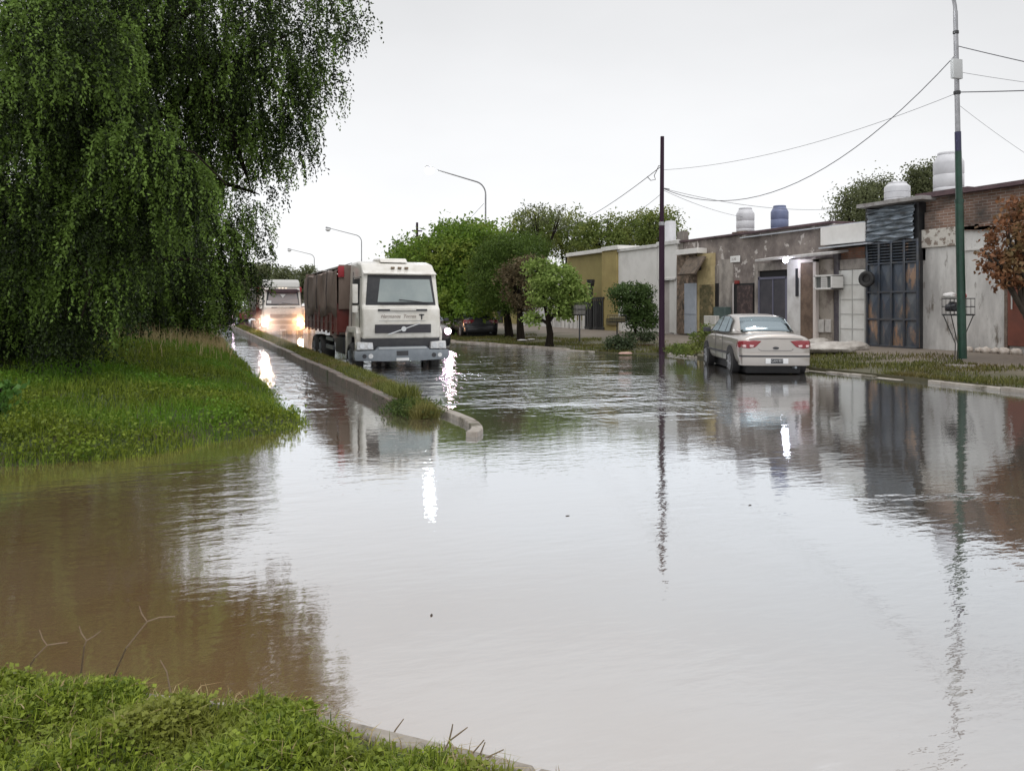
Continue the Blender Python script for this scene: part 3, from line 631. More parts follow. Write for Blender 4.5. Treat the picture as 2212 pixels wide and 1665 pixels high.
tree('weed_bush', gb(1500,24.5,.05), [lob(1510,735,23.6,.22,.32),lob(1490,752,23.6,.3,.18),lob(1465,755,24,.35,.14),lob(1522,715,23.4,.14,.25)], lm_mid, bark_d,
     'green weeds growing at the front corner of the parked sedan', 'weeds', nclump=110, nleaf=18, rc=.06, lsize=.07, trunk_r=.01)
# rust-coloured tree on the right edge
tree('autumn_tree', gb(2250,18.5,.25), [lob(2215,560,18.5,.62,.7),lob(2180,520,18.6,.45,.45),lob(2240,470,18.6,.6,.5),lob(2150,560,18.4,.3,.3),lob(2165,600,18.4,.3,.2),lob(2290,560,18.5,.8,.8),lob(2190,455,18.8,.3,.25),lob(2128,545,18.4,.14,.12)], lm_rust, bark,
     'rust-brown leaved tree at the right edge before the plastered wall', nclump=330, nleaf=15, rc=.1, lsize=.115, lw=.7, trunk_r=.1, droop=.8)
# background trees behind the houses
k = 0
bgs = [(1150,500,64,2.2,1.9,'tall thin-topped tree behind the lime tree and the yellow house'),(1225,505,66,2.4,1.8,'bushy tree rising over the roof of the yellow house'),(1300,510,62,2.2,1.3,'tree crown just above the parapet of the white house'),
       (1365,505,64,1.7,1.5,'small round tree top over the right half of the white house'),(1425,500,60,1.5,1.5,'tree partly hidden by the dark bare pole'),
       (1850,455,40,1.0,1.1,'grey-green tree behind the sloping white parapet'),(1890,425,42,1.1,.9,'tree just left of the low white water tank'),(1997,395,40,.6,.75,'tree between the two white water tanks at the right')]
for (px,py,d,r,rz,lab) in bgs:
    g = W(px,py,d); extra = [lob(px-22,py-12,d,r*.55,rz*.7),lob(px+20,py-22,d,r*.45,rz*.75),lob(px,py+18,d,r*1.1,rz*.8)]
    tree('background_tree', (g.x,g.y,.3), [lob(px,py,d,r,rz)]+extra, lm_mid if k < 5 else lm_far, bark_d, lab, group='trees rising behind the houses', nclump=330, nleaf=17, rc=.26, lsize=.2 if d > 50 else .13, trunk_r=.18, rng=np.random.default_rng(40+k)); k += 1
tree('background_tree', gb(1155,60,.3), [lob(1155,465,60,1.1,1.0),lob(1210,470,60,.7,1.0)], lm_far, bark_d, 'sparse tree top against the sky, highest of those over the houses', group='trees rising behind the houses', nclump=70, nleaf=12, rc=.22, lsize=.16, trunk_r=.14)
# far rows: one model, copied
proto = tree('far_tree', (0,0,0), [(0,0,5.6,2.6,2.6,2.0),(1.6,.5,4.6,1.8,1.8,1.5),(-1.7,-.3,4.8,1.9,1.8,1.6),(.2,.2,7.2,1.5,1.5,1.1),(0,0,3.4,2.4,2.4,1.3)], lm_far, bark_d, 'x', nclump=420, nleaf=22, rc=.42, lsize=.34, trunk_r=.25)
rowspots = [(17,74,.75,'far tree just left of the broad tree behind the truck'),(18,98,.8,'far tree showing low over the truck cargo'),(16,118,.95,'far tree right of the third street lamp'),(14.5,138,1.05,'pale far tree over the second truck'),
            (13,160,1.25,'far tree left above the second truck roof'),(10,185,1.4,'farthest tree at the end of the road'),(15,200,1.5,'far tree behind the gap between lamp poles'),
            (-6,44,.9,'tree on the left bank behind the weeping one, nearest'),(-5,62,1.0,'second tree behind the weeping one on the left bank'),(-8,84,1.2,'third tree on the left bank behind the weeping one'),(-12,52,1.3,'wide tree far left behind the thicket'),(-2,112,1.1,'distant tree seen under the weeping branches'),
            (0,150,1.2,'most distant tree seen under the weeping branches'),(24,86,.95,'far tree behind the left houses'),(22,60,.8,'tree behind the broad bright green one')]
for i, (x,y,s,lab) in enumerate(rowspots):
    o = proto if i == 0 else copy_tree(proto)
    o.location = (x,y,.1); o.scale = (s,s,s*.9); o.rotation_euler = (0,0,i*1.3); tag(o, lab, 'tree', 'far trees along the road')

# ------------------------------------------------------------------ houses along the far pavement (fronts stand on the line u = 20.5)
GRP_H = 'low houses along the far pavement'
def FR(mb, pl, pr, pt, pb, front=20.5, depth=.1, mi=0, z0=None, z1=None):
    v0, v1 = fv(pr, front), fv(pl, front); mid = (pl+pr)/2
    a = fz(mid, pb, front) if z0 is None else z0; b = fz(mid, pt, front) if z1 is None else z1
    mb.box(front, front+depth, v0, v1, a, b, mi); return v0, v1, a, b
def house(name, px, label, cat='house'):
    loc = Vector((20.5, fv(px), .3)); e = empty(name, loc); tag(e, label, cat, GRP_H); return e, loc
def part(name, parent, loc, m, fn, bevel=0, **k):
    mb = MB(loc); fn(mb); return mb.build(name, m, parent, bevel=bevel, seg=1, **k)
pl_grey = mat('stained_plaster', (.56,.545,.52), .85, (.36,.345,.33), 1.3, .42, .62, bump=.4, bscale=14, col3=(.14,.12,.10), scale3=3.2, lo3=.58, hi3=.68, stretch=(1,1,.35))
pl_old = mat('mouldy_plaster', (.28,.24,.215), .9, (.15,.125,.115), 1.3, .38, .6, bump=.6, bscale=10, col3=(.50,.46,.43), scale3=1.9, lo3=.575, hi3=.60)
pl_old2 = mat('mouldy_plaster_pale', (.36,.325,.29), .9, (.18,.16,.145), 2.0, .4, .62, bump=.6, bscale=12, stretch=(1,1,.6))
pl_white = mat('white_render', (.72,.70,.67), .8, (.58,.56,.53), .8, .45, .7, bump=.1, bscale=30)
pl_white2 = mat('dull_white_render', (.62,.61,.59), .8, (.44,.42,.40), 1.6, .45, .7, bump=.2, bscale=20)
pl_yel = mat('ochre_render', (.27,.225,.08), .8, (.21,.17,.06), 1.0, .4, .7, bump=.1)
pl_cream = mat('cream_render', (.47,.38,.20), .8, (.30,.24,.12), 2.2, .45, .65, bump=.3)
brick_b = brickmat('brown_brick', (.17,.095,.065), (.25,.155,.115), (.34,.31,.28))
brick_r = brickmat('red_brick', (.27,.105,.06), (.22,.12,.08), (.2,.16,.13))
stone = mat('rough_stone', (.21,.15,.11), .9, (.09,.07,.05), 5, .42, .58, bump=.9, bscale=7, col3=(.33,.24,.17), scale3=4)
m_dark = mat('dark_opening', (.012,.011,.012), .7)
m_black = mat('black_paint', (.018,.018,.02), .45, (.03,.03,.03), 6)
m_rim = mat('roof_edge', (.10,.06,.065), .7, (.05,.03,.035), 3)
m_conc = mat('old_concrete', (.26,.235,.21), .9, (.15,.13,.115), 3, bump=.4)
m_tin = mat('zinc_sheet', (.55,.58,.62), .4, (.42,.44,.48), 3, metal=.25)

# A: plastered house at the right
e, l = house('plastered_house', 2080, 'grey-white plastered house with brown brick parapet at the right end of the row')
VA0, VA1 = fv(2500), fv(1988)
ZW = fz(2100, 492)
part('wall', e, l, pl_grey, lambda b: b.box(20.5, 28, VA0, VA1, .1, ZW))
part('upper_wall', e, l, brick_b, lambda b: (b.box(20.62, 27.8, VA0, VA1-.05, ZW-.1, fz(2100,410)), b.box(20.45, 20.7, fv(2075), fv(2000), fz(2040,492), fz(2040,455))))
part('decorative_band', e, l, mat('peeling_whitewash', (.52,.49,.44), .9, (.20,.16,.13), 6, .5, .56, bump=.9, bscale=9), lambda b: b.box(20.44, 20.52, fv(2082), fv(1988), fz(2035,533), fz(2035,493)), bevel=.01)
part('roof', e, l, m_rim, lambda b: (b.box(20.35, 28, VA0-.1, fv(2075), fz(2150,408), fz(2150,399)), b.box(20.4, 28, fv(2075)-.3, VA1+.1, fz(2030,424), fz(2030,413))))
part('cornice', e, l, pl_grey, lambda b: FR(b, 2082, 2135, 536, 540, 20.45, .1))
part('broken_bricks', e, l, brick_b, lambda b: [b.box(20.42, 20.62, fv(p)-.12, fv(p)+.12, fz(p,497), fz(p,497)+random.uniform(.08,.24)) for p in range(2078, 2160, 8)])
dr = part('door', e, l, mat('red_brown_sheet', (.17,.05,.03), .55, (.11,.035,.022), 2, bump=.1), lambda b: (FR(b, 2176, 2300, 615, 750, 20.42, .09)), bevel=.01)
part('handle', dr, l, mat('pale_steel', (.5,.5,.48), .4, metal=.5), lambda b: b.tube([(20.38, fv(2192), fz(2192,668)), (20.38, fv(2192), fz(2192,622))], .02, 8))
part('door_jamb', e, l, mat('crumbled_edge', (.20,.16,.13), .95, (.12,.09,.07), 5, bump=.9), lambda b: FR(b, 2168, 2177, 600, 752, 20.44, .12), bevel=.02)
e2 = empty('foundation_stones', (20.3, fv(2160), .3)); tag(e2, 'whitewashed rubble stones at the foot of the red-brown door', 'stones')
for i, (px,py,r) in enumerate([(2102,757,.13),(2125,757,.12),(2140,758,.15),(2160,757,.14),(2180,757,.17),(2205,757,.17)]):
    me = bpy.data.meshes.new('stone'); bm = bmesh.new(); bmesh.ops.create_icosphere(bm, subdivisions=2, radius=r)
    for q in bm.verts: q.co *= random.uniform(.82,1.12); q.co.z *= .75; q.co.x *= .8
    bm.to_mesh(me); bm.free(); me.polygons.foreach_set('use_smooth', [True]*len(me.polygons))
    o = link('stone', me, mat('whitewashed_stone', (.50,.45,.40), .9, (.30,.24,.19), 6, bump=.6), e2); o.location = Vector((20.32, fv(px), .36))-Vector(e2.location)

# B: tall dark gate with corrugated sheet
ge = empty('yard_gate', (20.2, fv(1930), .3)); tag(ge, 'tall blue-black sheet metal gate below rusty corrugated sheeting', 'gate'); l = Vector(ge.location)
m_gate = mat('gate_metal', (.065,.08,.105), .38, (.12,.13,.14), 2.6, .45, .6, metal=.3, bump=.15, bscale=12, stretch=(1,1,.4), col3=(.30,.20,.14), scale3=1.7)
g0, g1 = fv(1983, 20.25), fv(1874, 20.25); gz0, gz1 = .33, fz(1928, 520, 20.25); gh = gz1-gz0; gw = g1-g0
mb = MB(l); mb.box(20.27, 20.31, g0, g1, gz0, gz0+gh*.80)
for i in range(4):
    for (a, b_) in ((.03,.25),(.28,.50),(.53,.78)):
        y0 = g0+gw*(i/4)+.05; y1 = g0+gw*((i+1)/4)-.05; z0 = gz0+gh*a; z1 = gz0+gh*b_; c = ((y0+y1)/2)
        mb.add([(20.265,y0,z0),(20.265,y1,z0),(20.265,y1,z1),(20.265,y0,z1),(20.235,c,(z0+z1)/2)], [(0,1,4),(1,2,4),(2,3,4),(3,0,4)])
mb.build('panel', m_gate, ge)
mb = MB(l)
for i in range(5): y = g0+gw*i/4; mb.box(20.2, 20.262, y-.035, y+.035, gz0, gz1)
for z in (0,.255,.515,.79,.985): mb.box(20.205, 20.262, g0, g1, gz0+gh*z-.03, gz0+gh*z+.03)
mb.build('frame', mat('gate_frame', (.05,.062,.085), .4, (.08,.08,.08), 4, metal=.3), ge, bevel=.006, seg=1)
mb = MB(l)
for k in range(6): z = gz0+gh*(.815+.028*k); mb.slab([(20.22,g0+.04,z),(20.22,g1-.04,z),(20.27,g1-.04,z+.04),(20.27,g0+.04,z+.04)], .006)
mb.build('louvre', m_gate, ge, smooth=False)
mb = MB(l); mb.box(20.5, 20.55, g0-.05, g1+.05, gz0+gh*.8, gz1); mb.build('dark_recess', m_dark, ge)
# corrugated sheet
mb = MB(l); y0, y1 = fv(1972,20.2), fv(1871,20.2); z0, z1 = fz(1922,520,20.2), fz(1922,446,20.2)
nz_ = 56; vv = []; ff = []
for i in range(nz_+1):
    z = z0+(z1-z0)*i/nz_; t = i/nz_
    for j in range(9): 
        y = y0+(y1-y0)*j/8; vv.append((20.2+.035*math.sin(t*2*math.pi*7.5)+.02*math.sin(j*1.9+i*.15)+.05*t, y, z+.03*math.sin(j*1.2+i*.4)))
for i in range(nz_):
    for j in range(8): ff.append((i*9+j,i*9+j+1,(i+1)*9+j+1,(i+1)*9+j))
mb.add(vv, ff); o = mb.build('corrugated_sheet', mat('weathered_zinc', (.25,.29,.33), .4, (.10,.11,.12), 2.2, .42, .62, metal=.4, stretch=(1,1,3)), ge, smooth=True)
md = o.modifiers.new('thick', 'SOLIDIFY'); md.thickness = .006
mb = MB(l); mb.box(20.33, 21.6, fv(1986,20.35), fv(1972,20.35), .3, fz(1980,440)); mb.box(20.33, 21.6, fv(1874,20.3), fv(1868,20.3), .3, fz(1870,450)); mb.build('gate_post', m_black, ge)
mb = MB(l); mb.box(20.0, 22, fv(1990,20), fv(1850,20), fz(1920,440,20.0), fz(1920,432,20.0)); mb.build('lintel_beam', mat('grey_beam', (.33,.32,.31), .8, (.2,.18,.17), 4), ge)
# tyre hanging at the gate edge
def tyre_mesh(mb, c, R, r, axis, n=28, m=10, wd=1.0):
    c = Vector(c); ax = Vector(axis).normalized(); a = ax.orthogonal().normalized(); b = ax.cross(a); vs = []; fs = []
    for i in range(n):
        q = 2*math.pi*i/n; d = a*math.cos(q)+b*math.sin(q)
        for j in range(m):
            p = 2*math.pi*j/m; cx, cz = math.cos(p), math.sin(p); k = max(abs(cx),abs(cz))**.55
            vs.append(c + d*(R + r*cx/k*.9) + ax*(r*wd*cz/k))
    for i in range(n):
        for j in range(m): fs.append((i*m+j, i*m+(j+1)%m, ((i+1)%n)*m+(j+1)%m, ((i+1)%n)*m+j))
    mb.add(vs, fs)
m_rub = mat('rubber', (.016,.016,.017), .75, (.03,.028,.026), 8, bump=.2)
c = Vector((19.98, fv(1873,20), fz(1873,603,20))); mb = MB(c); tyre_mesh(mb, c, .19, .075, (1,.25,0)); mb.tube([c-Vector((.03,0,0)), c+Vector((.03,0,0))], .14, 18); o = mb.build('tyre', m_rub, smooth=True, loc=c); tag(o, 'black tyre hung at the left edge of the tall dark gate', 'tyre')

# C: garage house
e, l = house('garage_house', 1840, 'small house with white panelled garage door and red brick lintel')
v0, v1 = fv(1868), fv(1801)
part('wall', e, l, brick_r, lambda b: b.box(20.5, 28, v0, v1, .1, fz(1835,535)))
part('lintel', e, l, pl_old2, lambda b: FR(b, 1803, 1870, 560, 582, 20.44, .1))
part('roof', e, l, m_tin, lambda b: b.slab([(20.0,fv(1872,20),fz(1870,524,20)),(20.0,fv(1768,20),fz(1790,533,20)),(26,fv(1768,20),fz(1790,500,20)),(26,fv(1872,20),fz(1870,498,20))], .05))
part('parapet', e, l, pl_white, lambda b: b.box(20.30, 20.49, fv(1869,20.3), fv(1772,20.3), fz(1780,530,20.3), fz(1820,486,20.3)), bevel=.01)
d = part('garage_door', e, l, mat('white_door_paint', (.70,.70,.67), .5, (.58,.57,.54), 2), lambda b: FR(b, 1813, 1868, 583, 742, 20.43, .06), bevel=.006)
def gd(b):
    a0, a1 = fv(1868,20.4), fv(1813,20.4); za, zb = fz(1840,742,20.4), fz(1840,583,20.4)
    for k in range(1,5): z = za+(zb-za)*k/5; b.box(20.415, 20.432, a0, a1, z-.012, z+.012)
    b.box(20.41, 20.432, (a0+a1)/2-.015, (a0+a1)/2+.015, za, zb)
    for y in (a0,a1): b.box(20.40, 20.5, y-.03, y+.03, za, zb)
part('door_frame', d, l, mat('door_groove', (.42,.42,.40), .6), gd)
part('pillar', e, l, mat('dark_pillar', (.065,.055,.07), .8, (.12,.11,.11), 4, bump=.3), lambda b: FR(b, 1799, 1811, 548, 742, 20.38, .2), bevel=.015)

# D + E: long old grey house with shop front
e, l = house('old_grey_house', 1620, 'long mouldy grey plastered house with dark double door and white number plate')
v0, v1 = fv(1800), fv(1462)
part('wall', e, l, pl_old, lambda b: b.box(20.5, 29, v0, v1, .1, fz(1640,503)))
part('lower_wall', e, l, pl_old2, lambda b: (FR(b, 1512, 1552, 575, 735, 20.47, .05), FR(b, 1553, 1583, 560, 735, 20.46, .05)))
part('roof', e, l, m_rim, lambda b: b.box(20.4, 29.1, v0, v1+.1, fz(1640,503), fz(1640,498)), bevel=.01)
part('parapet', e, l, m_conc, lambda b: FR(b, 1462, 1475, 500, 560, 20.46, .3))
part('roof_sheet', e, l, m_tin, lambda b: b.slab([(20.35,fv(1870,20.4),fz(1870,478,20.4)),(20.35,fv(1600,20.4),fz(1600,513,20.4)),(26,fv(1600,20.4),fz(1600,513,20.4)+.25),(26,fv(1870,20.4),fz(1870,478,20.4)+.25)], .04))
dd = part('double_door', e, l, mat('dark_door', (.05,.048,.058), .5, (.075,.07,.08), 3), lambda b: (FR(b, 1640, 1668, 603, 700, 20.40, .05), FR(b, 1670, 1698, 603, 700, 20.40, .05)), bevel=.008)
part('door_frame', dd, l, mat('bluish_frame', (.14,.14,.19), .5), lambda b: (FR(b, 1637, 1699, 598, 603, 20.37, .07), FR(b, 1636, 1640, 598, 700, 20.37, .07), FR(b, 1696, 1701, 598, 700, 20.37, .07), FR(b, 1668, 1670, 600, 700, 20.385, .04)))
part('door_recess', e, l, m_dark, lambda b: FR(b, 1636, 1700, 584, 700, 20.46, .06))
part('porch_frame', e, l, pl_old2, lambda b: (FR(b, 1630, 1700, 568, 584, 20.36, .15), FR(b, 1630, 1636, 568, 735, 20.34, .15)))
part('doorway', e, l, m_dark, lambda b: (FR(b, 1583, 1628, 612, 720, 20.44, .06), FR(b, 1545, 1552, 612, 700, 20.44, .06)))
part('door_curtain', e, l, mat('old_curtain', (.045,.03,.03), .8, (.12,.08,.07), 4, .5,.62, bump=.6), lambda b: FR(b, 1592, 1626, 616, 715, 20.42, .03))
part('downpipe', e, l, mat('white_pipe', (.5,.47,.45), .5), lambda b: (b.tube([(20.38,fv(1589),.3),(20.38,fv(1589),fz(1589,612))], .025, 8), b.tube([(20.38,fv(1541),.3),(20.38,fv(1541),fz(1541,570))], .03, 8)))
sg = part('number_plate', e, l, mat('enamel_white', (.78,.77,.75), .4), lambda b: FR(b, 1577, 1598, 553, 567, 20.44, .03), bevel=.02)
textmesh('3530', .15, 'number', mat('faded_ink', (.30,.27,.25), .6), sg, Vector((20.437, fv(1587.5), fz(1587.5,560)))-l, (math.radians(90),0,math.radians(-90)))
part('meter_box', e, l, mat('red_tin', (.22,.03,.025), .5), lambda b: FR(b, 1586, 1594, 606, 613, 20.38, .08))
cab_ = part('utility_cabinet', e, l, mat('green_grey_box', (.055,.085,.08), .6, (.08,.11,.1), 3), lambda b: FR(b, 1541, 1566, 663, 712, 20.1, .3), bevel=.01)
part('gas_box', e, l, mat('white_box', (.55,.54,.5), .6, (.42,.4,.37), 4), lambda b: FR(b, 1520, 1545, 682, 716, 19.9, .3), bevel=.015)

e, l = house('shop_front', 1755, 'narrow white-fronted house under a slanting canopy with air conditioner')
part('wall', e, l, pl_white2, lambda b: FR(b, 1700, 1740, 560, 742, 20.3, .25), bevel=.01)
part('side_wall', e, l, mat('beige_wall', (.30,.265,.225), .8, (.17,.14,.12), 2.5, .45,.6, bump=.3), lambda b: FR(b, 1762, 1799, 560, 742, 20.33, .25), bevel=.01)
part('canopy', e, l, mat('canopy_edge', (.55,.53,.52), .6, (.4,.38,.36), 3), lambda b: b.slab([(19.75,fv(1795,19.75),fz(1795,544,19.75)),(19.75,fv(1630,19.75),fz(1630,561,19.75)),(20.6,fv(1630,19.75),fz(1630,561,19.75)+.12),(20.6,fv(1795,19.75),fz(1795,544,19.75)+.12)], .09), bevel=.01)
d = part('door', e, l, mat('brown_door', (.17,.115,.08), .7, (.10,.065,.045), 2.4, .42,.6, bump=.4), lambda b: FR(b, 1729, 1757, 568, 738, 20.22, .1))
part('door_frame', d, l, mat('cream_frame', (.60,.54,.50), .6), lambda b: (FR(b, 1724, 1762, 560, 567, 20.18, .14), FR(b, 1756, 1762, 560, 738, 20.18, .14), FR(b, 1724, 1729, 560, 600, 20.19, .13)))
part('narrow_window', e, l, mat('window_dark_glass', (.035,.035,.04), .15), lambda b: (FR(b, 1718, 1724, 580, 640, 20.27, .05)))
ac = part('air_conditioner', e, l, mat('ac_white', (.60,.585,.56), .5), lambda b: (FR(b, 1757, 1797, 594, 597.5, 19.85, .5), FR(b, 1757, 1797, 622, 625.5, 19.85, .5), FR(b, 1757, 1760, 594, 625, 19.85, .5), FR(b, 1773, 1785, 596, 624, 19.87, .45), FR(b, 1794, 1797, 594, 625, 19.85, .5)), bevel=.006)
part('ac_grille', ac, l, mat('ac_grille_dark', (.10,.105,.10), .6), lambda b: (FR(b, 1759, 1796, 596, 624, 19.92, .4)))
part('ac_slat', ac, l, mat('ac_slat_grey', (.38,.37,.36), .5), lambda b: [FR(b, 1774, 1784, y, y+1.2, 19.855, .03) for y in (600,604,608,612,616,620)])
part('gas_meter_door', e, l, mat('meter_white', (.52,.50,.47), .6, (.38,.36,.34), 5), lambda b: (FR(b, 1767, 1779, 690, 718, 20.27, .06), FR(b, 1782, 1793, 690, 718, 20.27, .06)), bevel=.008)
part('lamp_bulb', e, l, emit('lamp_white_glow', (.85,.85,1.0), 60), lambda b: b.lathe((19.7, fv(1697,19.7), fz(1697,568,19.7)), [(.02,0),(.075,.03),(.10,.09),(.075,.15),(.02,.18)], 16))
part('lamp_bracket', e, l, m_black, lambda b: b.tube([(19.7,fv(1697,19.7),fz(1697,558,19.7)),(19.85,fv(1697,19.7),fz(1697,552,19.7)),(20.3,fv(1697,19.7),fz(1697,552,19.7))], .015, 6))

# F: stone entrance
e, l = house('stone_entrance', 1485, 'stone-faced entrance with pale blue metal door and crumbling awning')
part('wall', e, l, stone, lambda b: FR(b, 1462, 1504, 548, 722, 20.25, .3))
part('cream_wall', e, l, pl_cream, lambda b: FR(b, 1503, 1537, 548, 716, 20.3, .25))
part('mossy_facing', e, l, mat('mossy_stone', (.13,.105,.05), .95, (.06,.06,.025), 5, bump=1.0, bscale=8, col3=(.25,.19,.1), scale3=3), lambda b: FR(b, 1511, 1537, 615, 716, 20.24, .1))
part('awning', e, l, mat('crumbled_awning', (.15,.115,.085), .95, (.07,.055,.045), 5, bump=1., bscale=8), lambda b: b.slab([(19.7,fv(1503,19.7),fz(1485,595,19.7)),(19.7,fv(1466,19.7),fz(1485,595,19.7)),(20.25,fv(1466,19.7),fz(1485,556,19.7)),(20.25,fv(1503,19.7),fz(1485,556,19.7))], -.1), bevel=.02)
part('eave', e, l, pl_white, lambda b: (FR(b, 1460, 1506, 538, 549, 20.0, .5)), bevel=.01)
part('wall_vent', e, l, m_black, lambda b: b.tube([(20.2,fv(1521),fz(1521,579)),(20.32,fv(1521),fz(1521,579))], .10, 16))
d = part('door', e, l, mat('pale_blue_door', (.38,.41,.46), .5, (.32,.35,.4), 3), lambda b: FR(b, 1478, 1502, 612, 721, 20.2, .08), bevel=.006)
part('door_groove', d, l, mat('blue_groove', (.22,.24,.28), .6), lambda b: FR(b, 1478, 1502, 678, 679.5, 20.19, .02))
part('door_handle', d, l, m_black, lambda b: b.tube([(20.16,fv(1489),fz(1489,668)),(20.16,fv(1489),fz(1489,655))], .02, 6))

# G: white house
e, l = house('white_house', 1400, 'plain white rendered flat-roofed house with grey-white garage door')
part('wall', e, l, pl_white, lambda b: (b.box(20.5, 30, fv(1420), fv(1332), .1, fz(1376,540)), b.box(20.35, 30, fv(1461,20.35), fv(1421,20.35), fz(1440,606), fz(1440,530)), b.box(20.35, 30, fv(1425,20.35), fv(1420,20.35), .1, fz(1440,606)), b.box(20.35,30,fv(1461,20.35),fv(1456,20.35),.1,fz(1440,606))), bevel=.01)
part('parapet', e, l, pl_white2, lambda b: (b.box(20.42, 30, fv(1420,20.42), fv(1332,20.42), fz(1376,540), fz(1376,533)), b.box(20.28, 30.1, fv(1463,20.3), fv(1418,20.3), fz(1440,531), fz(1440,522))), bevel=.015)
part('sill_band', e, l, pl_white2, lambda b: FR(b, 1421, 1458, 601, 606, 20.28, .1), bevel=.01)
d = part('garage_door', e, l, mat('pinkish_door', (.48,.44,.42), .6, (.40,.36,.34), 2), lambda b: FR(b, 1425, 1447, 608, 722, 20.48, .1))
part('door_leaf', e, l, pl_white, lambda b: FR(b, 1446, 1456, 606, 719, 20.40, .1))
part('step', e, l, m_conc, lambda b: (FR(b, 1421, 1462, 721, 728, 20.2, .3)), bevel=.01)

# H: yellow house with front wall
e, l = house('ochre_house', 1300, 'ochre-yellow house with tall square pier and white-capped roof edge')
part('wall', e, l, pl_yel, lambda b: b.box(20.8, 30, fv(1306,20.8), fv(1225,20.8), .1, fz(1270,546,20.8)))
part('pier', e, l, mat('ochre_pier', (.36,.285,.11), .8, (.29,.225,.085), 1.4, bump=.1), lambda b: b.box(20.4, 21.4, fv(1332,20.4), fv(1300,20.4), .1, fz(1316,540,20.4)), bevel=.01)
part('roof', e, l, pl_white, lambda b: (b.box(20.6, 30, fv(1303,20.6), fv(1222,20.6), fz(1270,549,20.6), fz(1270,541,20.6)), b.box(20.3, 21.6, fv(1334,20.3), fv(1298,20.3), fz(1316,541,20.3), fz(1316,532,20.3))), bevel=.01)
gt = part('gate', e, l, m_black, lambda b: [FR(b, 1263+i*4.6, 1265.6+i*4.6, 642, 712, 20.35, .03) for i in range(9)]+[FR(b, 1262, 1304, 642, 646, 20.34, .05), FR(b, 1262, 1304, 706, 711, 20.34, .05), FR(b, 1262, 1304, 650, 706, 20.42, .02)])
part('chimney_pipe', e, l, m_black, lambda b: b.lathe((20.1,fv(1276,20.1),.3), [(.10,0),(.10,1.0),(.12,1.9),(.12,2.25),(.2,2.45),(.22,2.7),(.0,2.7)], 14))
part('letter_box', e, l, mat('olive_box', (.13,.105,.05), .7), lambda b: FR(b, 1309, 1331, 700-12, 700+2, 20.33, .08))
wl = empty('front_wall', (20.4, fv(1225,20.4), .3)); tag(wl, 'low grey-white front wall with upright white slats behind the lime tree', 'wall'); l = Vector(wl.location)
part('wall', wl, l, pl_white2, lambda b: FR(b, 1120, 1260, 690, 715, 20.4, .15))
part('slats', wl, l, pl_white, lambda b: [FR(b, p, p+5, 662, 712, 20.34, .04) for p in range(1186,1260,9)])
part('wall_panel', wl, l, pl_grey, lambda b: (FR(b, 1196, 1212, 658, 712, 20.3, .1), FR(b, 1120, 1160, 665, 715, 20.36, .1)))
# more houses further up the road, mostly behind the trees
for i, (a, b_, m, lab) in enumerate([(1200,1120,pl_white2,'dull white house hidden behind the lime and feathery trees'),(1115,1050,pl_yel,'ochre house hidden behind the feathery street tree'),(1046,990,pl_old2,'grey house hidden behind the broad street tree'),(985,940,pl_white2,'whitish house farthest up the road behind the truck')]):
    e, l = house('house', (a+b_)/2, lab)
    part('wall', e, l, m, lambda q: q.box(21.5, 30, fv(a,21.5), fv(b_,21.5), .1, 3.6+.2*i))
    part('roof', e, l, m_conc, lambda q: q.box(21.35, 30.1, fv(a,21.5)-.1, fv(b_,21.5)+.1, 3.6+.2*i, 3.75+.2*i))
    vm = (fv(a,21.5)+fv(b_,21.5))/2
    part('door', e, l, m_dark, lambda q: q.box(21.42, 21.52, vm-.5, vm+.5, .3, 2.4)); part('window', e, l, m_dark, lambda q: q.box(21.42, 21.52, vm+1.2, vm+2.4, 1.2, 2.4))

# ------------------------------------------------------------------ water tanks
m_tank = mat('tank_white', (.60,.60,.62), .45, (.5,.5,.52), 2); m_tankb = mat('tank_blue', (.16,.19,.31), .45, (.13,.15,.25), 2); m_lid = mat('tank_lid', (.45,.46,.5), .5)
def tank(px, pt, pb, wpx, d, m, label, slim=False):
    s = d/F; p = W(px, pb, d); h = (pb-pt)*s; r = wpx*s/2
    e = empty('water_tank', p); tag(e, label, 'water tank', 'water tanks on the house roofs')
    mb = MB()
    if slim: mb.lathe((0,0,0), [(r,0),(r*1.0,h*.9),(r*.9,h),(0,h)], 24)
    else: mb.lathe((0,0,0), [(r*.95,0),(r,h*.03),(r,h*.10),(r*.96,h*.12),(r,h*.14),(r,h*.42),(r*.965,h*.44),(r,h*.46),(r,h*.72),(r*.98,h*.76),(r*.72,h*.92),(r*.68,h*.93)], 28)
    mb.build('body', m, e, smooth=True)
    if not slim:
        mb = MB(); mb.lathe((0,0,0), [(r*.72,h*.925),(r*.74,h*.95),(r*.7,h*.985),(r*.3,h),(0,h)], 24); mb.build('lid', m, e, smooth=True)
    mb = MB(); z = p.z; 
    for k in range(3): q = 2*math.pi*k/3+.4; mb.box(r*.6*math.cos(q)-.1, r*.6*math.cos(q)+.1, r*.6*math.sin(q)-.1, r*.6*math.sin(q)+.1, -.45, 0)
    mb.box(-r*1.05, r*1.05, -r*1.05, r*1.05, -.08, -.002); mb.build('stand', brick_b, e)
tank(1610, 449, 501, 38, 35.5, m_tank, 'white rooftop water tank, left one of the pair on the old grey house')
tank(1684, 444, 499, 37, 33.5, m_tankb, 'blue rooftop water tank on the old grey house')
tank(2049, 329, 417, 60, 26, m_tank, 'largest white water tank, at the right behind the green lamp post')
tank(1938, 394, 434, 52, 28.5, m_tank, 'low squat white water tank above the tall dark gate')
tank(1448, 478, 524, 24, 41, m_tank, 'narrow white tank beside the dark bare pole', True)

